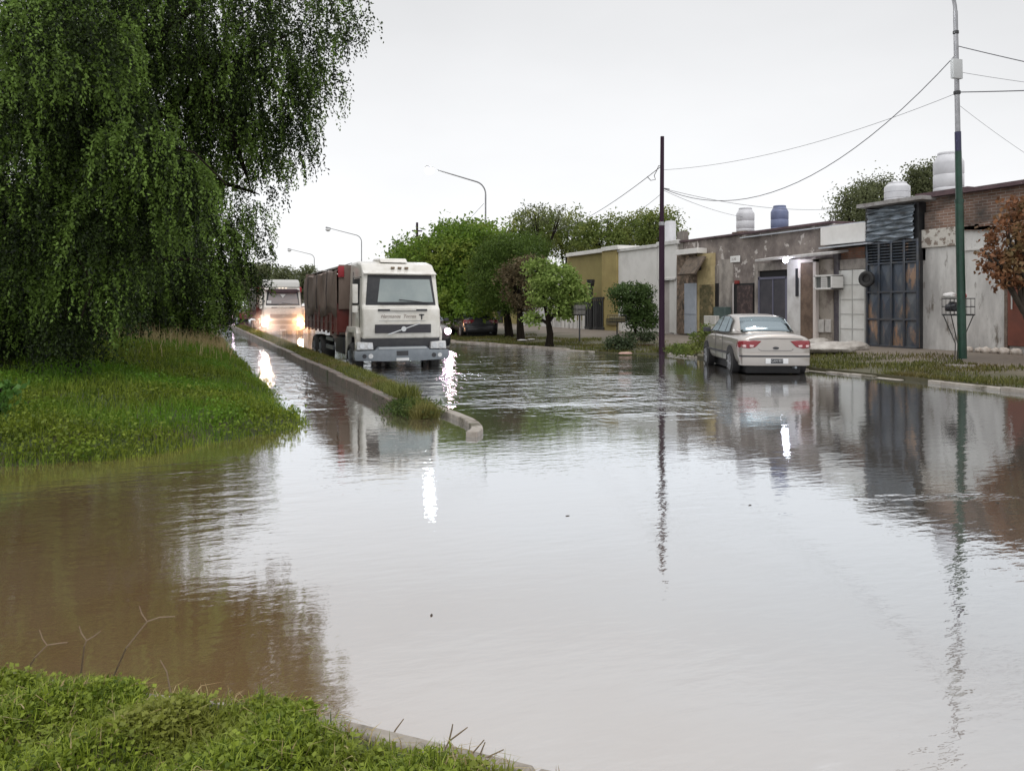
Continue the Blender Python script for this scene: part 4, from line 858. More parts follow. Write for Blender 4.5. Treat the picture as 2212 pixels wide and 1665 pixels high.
# ------------------------------------------------------------------ poles, lamps
m_galv = mat('galvanised', (.30,.30,.31), .5, (.22,.22,.23), 5, metal=.3); m_green = mat('green_post_paint', (.006,.028,.018), .35, (.012,.05,.03), 5)
m_navy = mat('dark_blue_post', (.02,.02,.055), .45); m_purple = mat('dark_creosote', (.022,.008,.02), .7, (.036,.018,.03), 6, bump=.3, spec=.2, bscale=18, stretch=(1,1,.1))
m_hous = mat('lamp_housing', (.25,.25,.26), .5, metal=.3)
def lamp_parts(e, lit=True, z0=0.0, colr=m_galv):
    H = 9.05
    mb = MB(); mb.tube([(0,0,z0),(0,0,3.4)], [.085,.08], 14); mb.tube([(0,0,3.4),(0,0,6.3)], [.068,.062], 12); mb.build('post', colr, e, smooth=True)
    mb = MB(); pts = [(0,0,6.3),(0,0,8.2)]
    for k in range(9): q = math.radians(k*9.5); pts.append((-.75*(1-math.cos(q)), 0, 8.2+.75*math.sin(q)))
    a = Vector(pts[-1]); pts.append(tuple(a+Vector((-2.75,0,.62))))
    mb.tube(pts, [.052]*2+[.045]*9+[.032], 10); mb.build('arm', m_galv, e, smooth=True)
    t = a+Vector((-2.75,0,.62))
    mb = MB(); mb.prism([(t.x-.52,t.z+.10),(t.x-.45,t.z+.16),(t.x+.02,t.z+.05),(t.x+.06,t.z-.03),(t.x-.02,t.z-.04),(t.x-.5,t.z+.05)], 'y', -.14, .14); h = mb.build('lamp_head', m_hous, e, bevel=.02)
    mb = MB(); mb.lathe((t.x-.26, 0, t.z-.10), [(.02,-.24),(.17,-.20),(.27,-.08),(.27,.03),(.16,.10)], 18)
    mb.build('lens', emit('led_white', (.95,.97,1.0), 55) if lit else mat('lamp_lens_off', (.7,.7,.7), .2), h, smooth=True)
    return t
def lamp_at(px, d, label, lit, u=None):
    p = W(px, 660, d); e = empty('street_lamp', (p.x, p.y, .25)); tag(e, label, 'street lamp', 'tall curved-arm street lamps'); lamp_parts(e, lit); return e
lamp_at(1049, 49.5, 'tall curved street lamp rising out of the trees with its lamp shining white', True)
lamp_at(781, 86.8, 'unlit curved street lamp seen over the truck cargo, middle one', False)
lamp_at(679, 119, 'unlit curved street lamp, farthest and smallest', False)
gp = W(2079, 660, 18.8); gl_ = empty('street_lamp', (gp.x, gp.y, .30)); tag(gl_, 'near lamp post, green below and grey above, on a concrete block', 'street lamp', 'tall curved-arm street lamps')
# leaning a little towards the road, as in the photo
gl_.rotation_euler = (0, math.radians(-1.6), 0)
mb = MB(); mb.tube([(0,0,.06),(0,0,3.75)], [.098,.09], 16); mb.tube([(0,0,3.7),(0,0,3.78)], [.10,.10], 16); mb.tube([(0,0,3.75),(0,0,4.9)], [.076,.072], 14); mb.build('post', m_green, gl_, smooth=True)
mb = MB(); mb.tube([(0,0,4.9),(0,0,5.35)], .0695, 14); mb.build('blue_section', m_navy, gl_, smooth=True)
mb = MB(); pts = [(0,0,5.35),(0,0,8.15)]
for k in range(9): q = math.radians(k*9.5); pts.append((-.75*(1-math.cos(q)), 0, 8.15+.75*math.sin(q)))
pts.append((pts[-1][0]-2.7, 0, pts[-1][2]+.6)); tz = pts[-1]; mb.tube(pts, [.058,.05]+[.042]*9+[.03], 12); mb.build('arm', m_galv, gl_, smooth=True)
mb = MB(); mb.prism([(tz[0]-.52,tz[2]+.1),(tz[0]-.45,tz[2]+.16),(tz[0]+.02,tz[2]+.05),(tz[0]+.06,tz[2]-.03),(tz[0]-.5,tz[2]+.04)], 'y', -.14, .14); hd_ = mb.build('lamp_head', m_hous, gl_, bevel=.02)
mb = MB(); mb.lathe((tz[0]-.26, 0, tz[2]-.10), [(.02,-.10),(.12,-.07),(.17,.0),(.17,.05),(.14,.09)], 18); mb.build('lens', emit('led_white_near', (.95,.97,1.0), 400), hd_, smooth=True)
mb = MB(); mb.tube([(.06,.02,5.1),(.06,.02,8.0)], .018, 6); mb.build('cable_conduit', m_black, gl_)
mb = MB(); mb.box(-.27, .03, -.14, -.055, 6.55, 7.0); mb.build('junction_box', mat('box_grey', (.42,.43,.43), .5), gl_, bevel=.012)
mb = MB(); mb.lathe((0,0,0), [(.07,6.22),(.078,6.23),(.078,6.29),(.07,6.3)], 12); mb.lathe((0,0,0), [(.055,7.62),(.066,7.63),(.066,7.69),(.055,7.7)], 12); mb.build('clamp', m_black, gl_)
mb = MB((gp.x,gp.y,.1)); mb.box(gp.x-.30, gp.x+.22, gp.y-.26, gp.y+.24, -.12, .22); o = mb.build('footing', m_conc, bevel=.02, loc=(gp.x,gp.y,.1)); tag(o, 'square concrete block at the foot of the green lamp post', 'concrete block')
# bare dark pole
pp = W(1429.5, 660, 26.4); e = empty('utility_pole', (pp.x,pp.y,.1)); tag(e, 'bare dark purple-brown pole standing at the kerb corner', 'pole')
mb = MB(); mb.tube([(0,0,-.1),(0,0,4.2)], [.095,.09], 14); mb.tube([(0,0,4.2),(.02,0,7.05)], [.072,.062], 14); mb.build('shaft', m_purple, e, smooth=True)
mb = MB(); mb.tube([(.02,0,6.1),(-.12,0,6.08),(-.2,0,5.9),(-.3,-.02,5.75),(-.24,0,5.62),(-.42,0,5.58),(-.55,0,5.7)], .012, 6); mb.build('cable_loop', m_black, e)
mb = MB(); mb.tube([(.0,-.05,5.35),(.28,-.02,5.33)], .018, 6); mb.lathe((0,0,0), [(.092,4.12),(.098,4.13),(.098,4.22),(.08,4.24)], 14); mb.build('bracket', m_galv, e)
# far stub pole and small mast
p = W(901, 660, 62); e = empty('utility_pole', (p.x,p.y,.1)); tag(e, 'short dark pole sticking up above the trees behind the truck cab', 'pole'); mb = MB(); mb.tube([(0,0,0),(0,0,7.9)], [.13,.09], 10); mb.build('shaft', m_purple, e, smooth=True); mb = MB(); mb.box(-.4,.4,-.04,.04,7.2,7.3); mb.build('crossarm', m_purple, e)
p = W(859, 660, 60); tree('slender_tree', (p.x,p.y,.1), [lob(860,545,60,.35,.5),lob(857,528,60,.18,.25)], lm_far, bark_d, 'thin spindly tree top just above the white truck cab', nclump=40, nleaf=16, rc=.1, lsize=.12, trunk_r=.06)

# ------------------------------------------------------------------ cables
m_wire = mat('cable_black', (.10,.10,.11), .6)
def cable(a, b, sag, label, r=.010, n=22):
    a, b = Vector(a), Vector(b); c = a.copy(); mb = MB(c)
    pts = [a.lerp(b, i/n)-Vector((0,0,sag*4*(i/n)*(1-i/n))) for i in range(n+1)]
    mb.tube(pts, r, 5); o = mb.build('overhead_cable', m_wire, smooth=True, loc=c); tag(o, label, 'cable', 'overhead cables')
gx = lambda z: Vector((gp.x-math.sin(math.radians(1.6))*z, gp.y, .3+z))
pz = lambda z: Vector((pp.x+.02, pp.y, .1+z))
cable(gx(7.15), pz(5.35), 1.55, 'thick sagging cable from the near lamp post down to the dark bare pole', .011)
cable(gx(6.25), pz(5.95), .35, 'thin upper cable from the near lamp post to the dark bare pole', .006)
cable(pz(6.1), W(1180,500,60), .5, 'cable from the dark pole down left over the yellow house', .013)
cable(pz(5.35), W(1800,452,34), .25, 'thin cable from the dark pole to the tree behind the white parapet', .008)
cable(pz(5.3), W(1610,470,35.6), .12, 'thin cable from the dark pole to the left rooftop tank', .007)
cable(pz(5.2), W(1330,470,60), .3, 'faint cable left of the dark pole over the white house', .008)
cable(gx(7.35), W(2600,210,16.5), .05, 'cable leaving the near lamp post to the right, topmost', .011)
cable(gx(6.75), W(2600,210,17.5), .1, 'faint cable to the right from beside the junction box', .005)
cable(gx(6.27), W(2600,178,15.5), .03, 'nearly level cable to the right just below the junction box', .013)
cable(gx(6.0), W(2330,400,22), .1, 'faint cable falling right from the lamp post to the brick parapet', .004)
cable(W(1045,440,49.5), W(870,590,62), .4, 'thin cable from the lit street lamp down to the left', .012)
cable(W(901,505,62), W(800,640,90), .6, 'faint cable falling left from the short dark pole', .014)

# ------------------------------------------------------------------ pavement furniture
def post_box(px, pt, pm, pb, d, wpx, label, m):
    s = d/F; p = W(px, pb, d); e = empty('waste_basket', p); tag(e, label, 'basket'); h0 = (pb-pm)*s; h1 = (pb-pt)*s; r = wpx*s/2
    mb = MB(); mb.tube([(0,0,-.1),(0,0,h0+.02)], .03, 8); mb.build('post', m_black, e)
    mb = MB()
    for z in (h0,(h0+h1)/2,h1):
        mb.tube([(-r,-r*.7,z),(r,-r*.7,z),(r,r*.7,z),(-r,r*.7,z),(-r,-r*.7,z)], .012, 5)
    for k in range(9): x = -r+2*r*k/8; mb.tube([(x,-r*.7,h0),(x,-r*.7,h1)], .007, 4); mb.tube([(x,r*.7,h0),(x,r*.7,h1)], .007, 4)
    mb.box(-r,r,-r*.7,r*.7,h0-.01,h0+.005); mb.build('basket', m_black, e)
    mb = MB(); mb.box(-r*.9,r*.9,-r*.6,r*.6,h0+.01,h1-.06); mb.build('rubbish', m, e, bevel=.05, seg=3); return e
post_box(1252, 655, 681, 731, 29.5, 26, 'square waste basket on a post on the grass before the yellow house', mat('rubbish_grey', (.20,.19,.17), .7))
post_box(1333, 681, 696, 722, 33, 34, 'olive box on a short post left of the clipped bush', mat('olive_box2', (.14,.12,.06), .7))
# basket on struts with bags
q = W(2070, 690, 20.1); e = empty('waste_basket', (q.x,q.y,.3)); tag(e, 'black wire rubbish basket on thin splayed struts behind the green lamp post', 'basket')
zb, zt = HC+(660-680)/F*20.1, HC+(660-645)/F*20.1; zb -= .3; zt -= .3; zb = zb; 
mb = MB(); cwx, cwy = .22, .27
R_ = lambda x,y,z: (C*x+S*y, -S*x+C*y, z)
for z in (zb, (zb+zt)/2, zt): mb.tube([R_(-.3,-.2,z),R_(.3,-.2,z),R_(.3,.2,z),R_(-.3,.2,z),R_(-.3,-.2,z)], .014, 6)
for k in range(7):
    x = -.3+.1*k; mb.tube([R_(x,-.2,zb),R_(x,-.2,zt)], .008, 4); mb.tube([R_(x,.2,zb),R_(x,.2,zt)], .008, 4)
mb.box(-.28,.28,-.22,.22,zb-.02,zb+.02); mb.build('basket', m_black, e)
mb = MB()
for x, y in ((-.28,-.18),(.28,-.18),(-.28,.18),(.28,.18)): mb.tube([R_(x,y,zb),R_(x*.15,y*.3,.35),R_(x*.2,y*.3,-.05)], .012, 5)
mb.build('strut', m_black, e)
def bag(loc, r, m, label, sq=(1,1,.8), seed=0, name='rubbish_bag', cat='bag'):
    rr = random.Random(seed); me = bpy.data.meshes.new(name); bm = bmesh.new(); bmesh.ops.create_icosphere(bm, subdivisions=3, radius=r)
    ph = [rr.uniform(0,6) for _ in range(6)]
    for v in bm.verts:
        n = v.co.normalized(); k = 1+.16*math.sin(4*n.x+ph[0])*math.cos(3*n.y+ph[1])+.11*math.sin(9*n.y+ph[2])*math.sin(8*n.z+ph[3])+.04*math.sin(15*n.x+ph[4]); v.co = Vector((v.co.x*sq[0],v.co.y*sq[1],v.co.z*sq[2]))*k
        if v.co.z < -r*sq[2]*.55: v.co.z = -r*sq[2]*.55
    bm.to_mesh(me); bm.free(); me.polygons.foreach_set('use_smooth', [True]*len(me.polygons))
    o = link(name, me, m); o.location = loc; tag(o, label, cat); return o
m_wbag = mat('white_plastic', (.62,.60,.58), .4, (.45,.43,.41), 5, bump=.4); m_bbag = mat('black_plastic', (.02,.02,.025), .3, bump=.3); m_rbag = mat('red_plastic', (.45,.03,.04), .35, bump=.3)
bag((q.x-.12,q.y+.05,.3+zb+.17), .19, m_bbag, 'black bag inside the wire basket behind the lamp post', seed=1)
bag((q.x-.16,q.y+.10,.3+zt+.07), .15, m_wbag, 'white bag on top of the wire basket', (1.2,1,.6), 2)
bag((q.x+.10,q.y-.03,.3+zt+.06), .10, m_rbag, 'small red bag on top of the wire basket', seed=3)
# sacks under a pale sheet behind the sedan
for i, (px, py, r, sq, lab) in enumerate([(1790,752,.46,(1.7,1.2,.42),'long pale plastic sheet heaped behind the sedan, nearest the car'),(1830,748,.40,(1.6,1.2,.42),'crumpled pale sheet heap in front of the garage door'),(1768,738,.3,(1.3,1,.5),'upper fold of pale sheeting just right of the sedan tail light')]):
    p = G(px, py+9, .25); o = bag((p.x,p.y,.36), r, mat('wet_sheeting', (.45,.42,.38), .45, (.30,.27,.24), 4, bump=.8, bscale=8), lab, sq, 10+i, 'plastic_sheet', 'sheeting'); o.rotation_euler = (0,0,-.7)
# litter and rubble
for i, (px,py,r,m,lab) in enumerate([(1128,737,.12,m_wbag,'white plastic litter under the brown tree, left piece'),(1148,735,.10,m_wbag,'white plastic litter under the brown tree, right piece'),(1352,766,.15,mat('pink_rubble',(.42,.27,.22),.8,bump=.4),'flat pinkish lump at the water edge under the cut branches')]):
    p = G(px,py,.15 if i < 2 else .02); bag((p.x,p.y,p.z+.04), r, m, lab, (1.7,.8,.3), 30+i, 'litter', 'litter')
for i, (px,py) in enumerate([(1488,765),(1498,766),(1512,764),(1524,768)]):
    p = G(px,py,.02); bag((p.x,p.y,.05), .07+.02*(i%2), mat('brick_rubble',(.40,.24,.18),.85,bump=.5), 'broken brick rubble at the water edge by the sedan front wheel', (1.2,.9,.7), 50+i, 'brick_piece', 'rubble')['group'] = 'broken bricks by the sedan'
# planks / pale edging pieces at driveway gap
p0 = G(1380,748,.1); mb = MB(p0); mb.box(p0.x-.1, p0.x+2.2, p0.y-.1, p0.y+.1, 0, .16); o = mb.build('brick_step', brick_r, loc=p0); tag(o, 'low red brick edging between the cut branches and the dark pole', 'brick edging')
# drowned twigs in the grass, near
m_stalk = mat('dry_stalk', (.20,.15,.10), .8)
def stalk(px, py, d, arms, label):
    b = W(px, py, d); e = MB(b); 
    for pts in arms: e.tube([b]+[W(x,y,d) for x,y in pts], [.0035]+[.003]*(len(pts)-1)+[.002], 5)
    o = e.build('dry_stalk', m_stalk, loc=b); tag(o, label, 'grass stalk', 'dry forked grass stalks')
stalk(50, 1462, 3.45, [[(75,1420),(102,1393)],[(75,1420),(102,1393),(92,1380),(85,1360)],[(75,1420),(102,1393),(128,1389),(146,1387)]], 'forked dry stalk at the left edge of the verge')
stalk(172, 1478, 3.4, [[(182,1395),(187,1383),(176,1368),(171,1352)],[(182,1395),(187,1383),(203,1374),(218,1362)]], 'second forked dry stalk from the left, with short arms')
stalk(228, 1500, 3.3, [[(272,1400),(318,1342),(306,1325),(301,1309)],[(272,1400),(318,1342),(345,1333),(378,1331)]], 'tallest forked dry stalk with one long level arm')
stalk(372, 1515, 3.2, [[(360,1450),(346,1425)]], 'single short straight stalk right of the tall forked one')
stalk(845, 1592, 2.95, [[(855,1575),(872,1552)]], 'lone short stalk leaning over the foreground kerb')
stalk(952, 1636, 2.8, [[(970,1600),(976,1575),(978,1563)],[(970,1600),(990,1585),(1010,1570)]], 'forked stalk over the kerb, middle of the right-hand group')
stalk(1010, 1650, 2.75, [[(1022,1625),(1046,1597)],[(1040,1640),(1088,1618)]], 'stalk with a long low arm at the right end of the kerb group')
stalk(1030, 1648, 2.77, [[(1040,1622),(1048,1602)]], 'thin upright stalk beside the long low armed one')
stalk(915, 1632, 2.85, [[(925,1615),(940,1602)]], 'short bent stalk at the kerb before the middle forked one')

# ------------------------------------------------------------------ trucks
m_cream = mat('cream_truck_paint', (.70,.675,.625), .32, (.54,.51,.45), 2, coat=.4, col3=(.36,.31,.25), scale3=3.5, lo3=.58, hi3=.78); m_trim = mat('dark_plastic', (.025,.025,.03), .55, (.04,.04,.042), 8)
m_steel = mat('bumper_steel', (.17,.19,.21), .45, (.22,.24,.26), 4, metal=.35); m_red = mat('red_cargo_paint', (.13,.020,.014), .5, (.05,.018,.014), 1.5, .42,.6)
m_tarp = mat('brown_tarp', (.19,.14,.115), .7, (.12,.085,.068), 1.6, .4,.65, bump=.9, bscale=4, stretch=(1,1,.5)); m_tarp2 = mat('pale_tarp_top', (.42,.40,.38), .5, (.24,.22,.2), 2)
m_clear = mat('lamp_glass', (.62,.62,.62), .12, (.5,.5,.5), 20, coat=.5); m_chrome = mat('chrome', (.6,.6,.6), .18, metal=1)
m_plate = mat('plate_white', (.6,.6,.6), .4)
def glassmat(name, tint, rough=.06, alpha=.35):
    if name in MATS: return MATS[name]
    m, nt, N, L = nodes_of(name); out = N.new('ShaderNodeOutputMaterial'); g = N.new('ShaderNodeBsdfGlossy'); t = N.new('ShaderNodeBsdfTransparent'); mx = N.new('ShaderNodeMixShader'); lw = N.new('ShaderNodeLayerWeight'); lw.inputs[0].default_value = .35
    r = N.new('ShaderNodeMapRange'); r.inputs[3].default_value = 1-alpha; r.inputs[4].default_value = 1; L.new(lw.outputs['Fresnel'], r.inputs[0])
    g.inputs['Roughness'].default_value = rough; g.inputs['Color'].default_value = rgba(tint); t.inputs[0].default_value = (.6,.68,.68,1)
    L.new(r.outputs[0], mx.inputs[0]); L.new(t.outputs[0], mx.inputs[1]); L.new(g.outputs[0], mx.inputs[2]); L.new(mx.outputs[0], out.inputs[0]); MATS[name] = m; return m
m_wind = glassmat('windscreen', (.33,.38,.38), .08, .5); m_wind2 = glassmat('car_glass', (.36,.42,.45), .06, .35)
def lights(loc, rot, energy, colr, name):
    s = bpy.data.lights.new(name, 'SPOT'); s.energy = energy; s.color = colr; s.spot_size = math.radians(115); s.spot_blend = .8; s.shadow_soft_size = .1
    o = bpy.data.objects.new(name, s); COL.objects.link(o); o.location = loc; o.rotation_euler = rot; return o
def wheel(name, par, c, R, wd, rimmat, side=1):
    mb = MB(); tyre_mesh(mb, c, R*.80, R*.20, (1,0,0), wd=wd/(R*.4)); w = mb.build(name, m_rub, par, smooth=True)
    mb = MB(); c = Vector(c); mb.tube([c-Vector((wd*.38,0,0)), c+Vector((wd*.38,0,0))], R*.66, 20); mb.tube([c-Vector((wd*.48,0,0)), c+Vector((wd*.48,0,0))], R*.2, 12)
    for k in range(7):
        q = 2*math.pi*k/7; d = Vector((0,math.cos(q),math.sin(q))); mb.tube([c+Vector((side*wd*.42,0,0))+d*R*.15, c+Vector((side*wd*.40,0,0))+d*R*.64], R*.07, 6)
    mb.build('rim', rimmat, w, smooth=True)
def truck(name, loc, rz, label, lit, front=True, fairing=False, length=9.4):
    e = empty(name, loc, rz); tag(e, label, 'truck', 'cargo trucks driving through the flood')
    hw = 1.02
    # cab shell: side profile lofted across with softened edges
    prof = [(.02,.76),(-.03,1.15),(.0,1.52),(.10,1.60),(.22,2.40),(.30,2.50),(.50,2.68),(.95,2.76),(1.95,2.76),(1.95,.76)]
    mb = MB(); mb.prism(prof, 'x', -hw, hw); 
    # taper the top inwards
    for i, v in enumerate(mb.v):
        k = max(0, (v[2]-1.5)/1.3); mb.v[i] = (v[0]*(1-.075*k), v[1], v[2])
    mb.build('cab', m_cream if not fairing else mat('pale_pink_paint', (.58,.54,.50), .35, coat=.4), e, bevel=.07, seg=3)
    def wx(z): return hw*(1-.075*max(0,(z-1.5)/1.3))
    def fy(z): # windscreen surface y
        return .10+(z-1.60)/(2.40-1.60)*.12
    z0, z1 = 1.60, 2.38
    q = [(-wx(z0)+.10,fy(z0)-.012,z0),(wx(z0)-.09,fy(z0)-.012,z0),(wx(z1)-.13,fy(z1)-.012,z1),(-wx(z1)+.13,fy(z1)-.012,z1)]
    mb = MB(); mb.slab(q, -.012); ws = mb.build('windscreen', m_trim, e, bevel=.008)
    mb = MB(); a = .13 if not fairing else .03; b = .055; q2 = [(-wx(z0)+.12+a*2.2,fy(z0+.09)-.022,z0+.09),(wx(z0)-.16,fy(z0+.09)-.022,z0+.09),(wx(z1)-.19,fy(z1-.10)-.022,z1-.10),(-wx(z1)+.16+a*2.2,fy(z1-.10)-.022,z1-.10)]
    mb.slab(q2, -.008); mb.build('glass', mat('screen_glass_grey', (.24,.28,.28), .1, (.30,.34,.33), 1.2, coat=.6) if not fairing else mat('screen_glass_mauve', (.26,.23,.23), .12, coat=.6), ws)
    mb = MB()
    for (x0,x1,zz) in ((-.55,.15,.05),(.75,-.05,.13)): mb.tube([(x0,fy(z0+.08)-.045,z0+.06),(x1,fy(z0+.1)-.05,z0+zz+.02)], .014, 6)
    mb.build('wiper', m_trim, ws)
    # side glass and door lines
    for s in (-1,1):
        x = s*(wx(1.9)+.0); mb = MB(); zz0, zz1 = 1.62, 2.30; xs0, xs1 = s*(wx(zz0)+.006), s*(wx(zz1)+.006)
        mb.add([(xs0,.38,zz0),(xs0,1.25,zz0),(xs1,1.25,zz1),(xs1,.50,zz1)], [(0,1,2,3)]); dg = mb.build('side_window', m_trim, e, fixn=False); md = dg.modifiers.new('t','SOLIDIFY'); md.thickness = .01; md.offset = 0
        mb = MB(); mb.tube([(s*(hw+.01),1.42,.95),(s*(wx(2.5)+.01),1.42,2.5)], .008, 4); mb.tube([(s*(hw+.01),.30,.95),(s*(hw+.01),.30,1.6)], .008, 4); mb.tube([(s*(hw+.01),.30,.95),(s*(hw+.01),1.42,.95)], .008, 4); mb.box(s*hw-.02, s*hw+.03, 1.1, 1.28, 1.40, 1.45); mb.build('door_seam', m_trim, e)
        # mirror on the near side only: the far one is folded away
        if s > 0: continue
        mb = MB(); mb.box(s*1.17-.07, s*1.17+.07, .12, .22, 1.66, 2.14); mb.box(s*1.17-.07, s*1.17+.07, .13, .22, 1.42, 1.60); mr_ = mb.build('mirror', m_cream if s < 0 else m_trim, e, bevel=.02)
        mb = MB(); mb.tube([(s*.98,.3,2.32),(s*1.2,.2,2.3),(s*1.2,.2,1.5),(s*1.04,.3,1.5)], .014, 6); mb.build('mirror_arm', m_trim, mr_)
    # sun visor / roof line
    mb = MB(); mb.slab([(-.96,.12,2.42),(.96,.12,2.42),(.95,.30,2.50),(-.95,.30,2.50)], -.03); mb.build('visor', m_cream if not fairing else mat('visor_maroon', (.05,.025,.03), .3), e, bevel=.01)
    mb = MB()
    for x in (-.16,.02,.20): mb.box(x-.05, x+.05, .30, .36, 2.55, 2.60)
    mb.build('marker_lamps', mat('marker_brown', (.18,.13,.08), .4) if not fairing else emit('marker_glow', (1,.85,.7), 1.5), e, bevel=.01)
    if fairing:
        mb = MB(); mb.prism([(.35,2.62),(.55,2.95),(1.0,3.08),(1.9,3.10),(1.9,2.62)], 'x', -.98, .98); mb.build('roof_fairing', mat('fairing_grey', (.42,.41,.39), .5), e, bevel=.10, seg=3)
        mb = MB(); mb.prism([(-.9,2.44),(-.75,2.54),(.75,2.54),(.9,2.44),(.7,2.30),(-.7,2.30)], 'y', -.02, .10); mb.build('visor_panel', mat('visor_maroon', (.05,.025,.03), .3), e, bevel=.02)
        mb = MB(); mb.prism([(-.16,2.24),(.16,2.24),(0,2.03)], 'y', .09, .12); mb.build('pennant', m_plate, e)
        mb = MB(); mb.box(-.86,-.62,.075,.10,1.72,1.88); mb.build('windscreen_card', m_plate, e)
    else:
        mb = MB(); mb.prism([(.55,2.72),(.75,2.84),(1.5,2.86),(1.8,2.74)], 'x', -.42, .30); mb.build('roof_hatch', m_cream, e, bevel=.03)
    # nose
    mb = MB(); mb.box(-.62,.66,-.045,.02,1.46,1.51); mb.build('handle_slot', m_trim, e, bevel=.008); 
    mb = MB(); mb.box(-.32,.36,-.058,-.04,1.47,1.50); mb.build('grab_rail', m_cream, e, bevel=.005)
    y = -.052
    mb = MB(); mb.box(-.70,.76,y,.0,.90,1.12); gr = mb.build('grille', m_trim, e, bevel=.015)
    mb = MB()
    for k in range(5): z = .925+k*.042; mb.box(-.68,.74,y-.006,y+.005,z,z+.012)
    mb.build('grille_bars', mat('grille_bar', (.055,.045,.06), .5), gr)
    mb = MB(); mb.slab([(-.42,y-.012,.865),(-.34,y-.012,.865),(.50,y-.012,1.145),(.42,y-.012,1.145)], -.012); mb.tube([(.03,y-.012,1.005),(.03,y-.03,1.005)], .065, 20); mb.build('emblem', m_chrome if not fairing else m_steel, gr)
    if not fairing:
        textmesh('Hermanos  Torres', .12, 'lettering', mat('faded_lettering', (.20,.15,.13), .6), e, (-.10,-.036,1.325), (math.radians(90),0,0), shear=.35, ext=.001)
        mb = MB(); mb.box(.50,.53,-.036,-.02,1.24,1.38); mb.box(.45,.58,-.036,-.02,1.35,1.38); mb.build('painted_mark', m_trim, e)
    mb = MB(); mb.box(-.60,.62,-.034,-.02,1.205,1.212); mb.build('panel_line', m_steel, e)
    # lower nose and bumper
    mb = MB(); mb.box(-1.02,1.02,.06,.5,.42,.80); mb.build('radiator_skirt', m_trim, e, bevel=.02)
    mb = MB(); mb.prism([(-1.20,.22),(-1.24,.32),(-1.22,.46),(-.72,.47),(-.62,.56),(.62,.56),(.72,.47),(1.22,.46),(1.24,.32),(1.20,.22),(.5,.19),(-.5,.19)], 'y', -.10, .12)
    bp_ = mb.build('bumper', m_steel, e, bevel=.02, seg=2)
    mb = MB(); mb.box(-.62,.62,-.112,-.098,.50,.545); mb.build('bumper_trim', mat('bumper_pale', (.40,.42,.43), .4), bp_, bevel=.006)
    mb = MB(); mb.box(-.16,.14,-.112,-.09,.33,.45); mb.build('tow_recess', m_trim, bp_)
    mb = MB(); mb.box(-.17,.16,-.122,-.10,.20,.27); mb.build('plate', m_plate, bp_, bevel=.005); 
    for s in (-1,1):
        mb = MB(); mb.prism([(s*.74,.49),(s*1.17,.49),(s*1.15,.69),(s*.76,.67)], 'y', -.06, .2); hl = mb.build('headlight', m_clear, e, bevel=.02)
        mb = MB(); 
        for x in ((.84,1.03) if not lit else (.96,)): mb.tube([(s*x,-.075,.585),(s*x,-.05,.585)], .065 if not lit else .15, 24)
        mb.build('reflector', m_chrome if not lit else emit('headlight_glow' if s < 0 else 'headlight_glow_warm', (1.0,.9,.95) if s < 0 else (1,.78,.5), 90), hl)
        mb = MB(); mb.tube([(s*.98,-.108,.33),(s*.98,-.09,.33)], .055, 16); mb.build('fog_lamp', m_trim if s < 0 else m_clear, bp_)
        mb = MB(); mb.tube([(s*.82,-.108,.33),(s*.82,-.09,.33)], .06, 16); mb.build('fog_lamp', m_clear if s < 0 else m_trim, bp_)
        mb = MB(); mb.prism([(.25,.42),(.18,.9),(.30,1.05),(1.5,1.05),(1.7,.9),(1.72,.25),(1.55,.25),(1.5,.75),(1.3,.9),(.6,.9),(.42,.75),(.4,.25),(.28,.25)], 'x', s*1.0, s*1.13); mb.build('mudguard', m_cream, e, bevel=.02)
        wheel('wheel', e, (s*1.02,.95,.15), .5, .3, m_steel, s)
        for yy in (length-3.0, length-1.7): wheel('wheel', e, (s*1.0,yy,.17), .5, .42, m_steel, s)
        mb = MB(); mb.box(s*.75,s*1.1,2.2,3.6,.25,.75); mb.build('fuel_tank', m_trim, e, bevel=.08, seg=3)
        mb = MB(); mb.box(s*1.08,s*1.12,3.8,length-3.7,.30,.42); mb.box(s*1.08,s*1.12,3.8,length-3.7,.55,.65); mb.build('side_guard', m_steel, e)
    mb = MB(); mb.box(-.45,.45,1.2,length-.2,.35,.78); mb.build('chassis', m_trim, e)
    # cargo body: red boards with tarpaulin
    y0, y1 = 2.15, length
    mb = MB(); mb.box(-1.25,1.25,y0,y1,.86,1.62)
    cb = mb.build('cargo_box', m_red, e, bevel=.01, seg=1)
    mb = MB()
    for s in (-1,1):
        for k in range(9): y = y0+.05+(y1-y0-.1)*k/8; mb.box(s*1.25-.03, s*1.25+.03, y-.04, y+.04, .80, 1.66)
        for z in (.88,1.12,1.36,1.60): mb.box(s*1.25-.022, s*1.25+.022, y0, y1, z-.02, z+.02)
    mb.build('stake', m_red, cb)
    mb = MB(); mb.box(-1.24,1.24,y0-.05,y0+.02,1.5,2.72); mb.build('headboard', m_tarp, cb, bevel=.02); 
    for xx in (-1.27, 1.10): mb = MB(); mb.box(xx,xx+.17,y0-.10,y0-.055,2.38,2.68); mb.build('corner_board', mat('red_headboard', (.32,.02,.03), .45), cb, bevel=.01)
    # tarpaulin: draped, bulged skin between hoops
    vv = []; ff = []; ny = 64; nx = 15
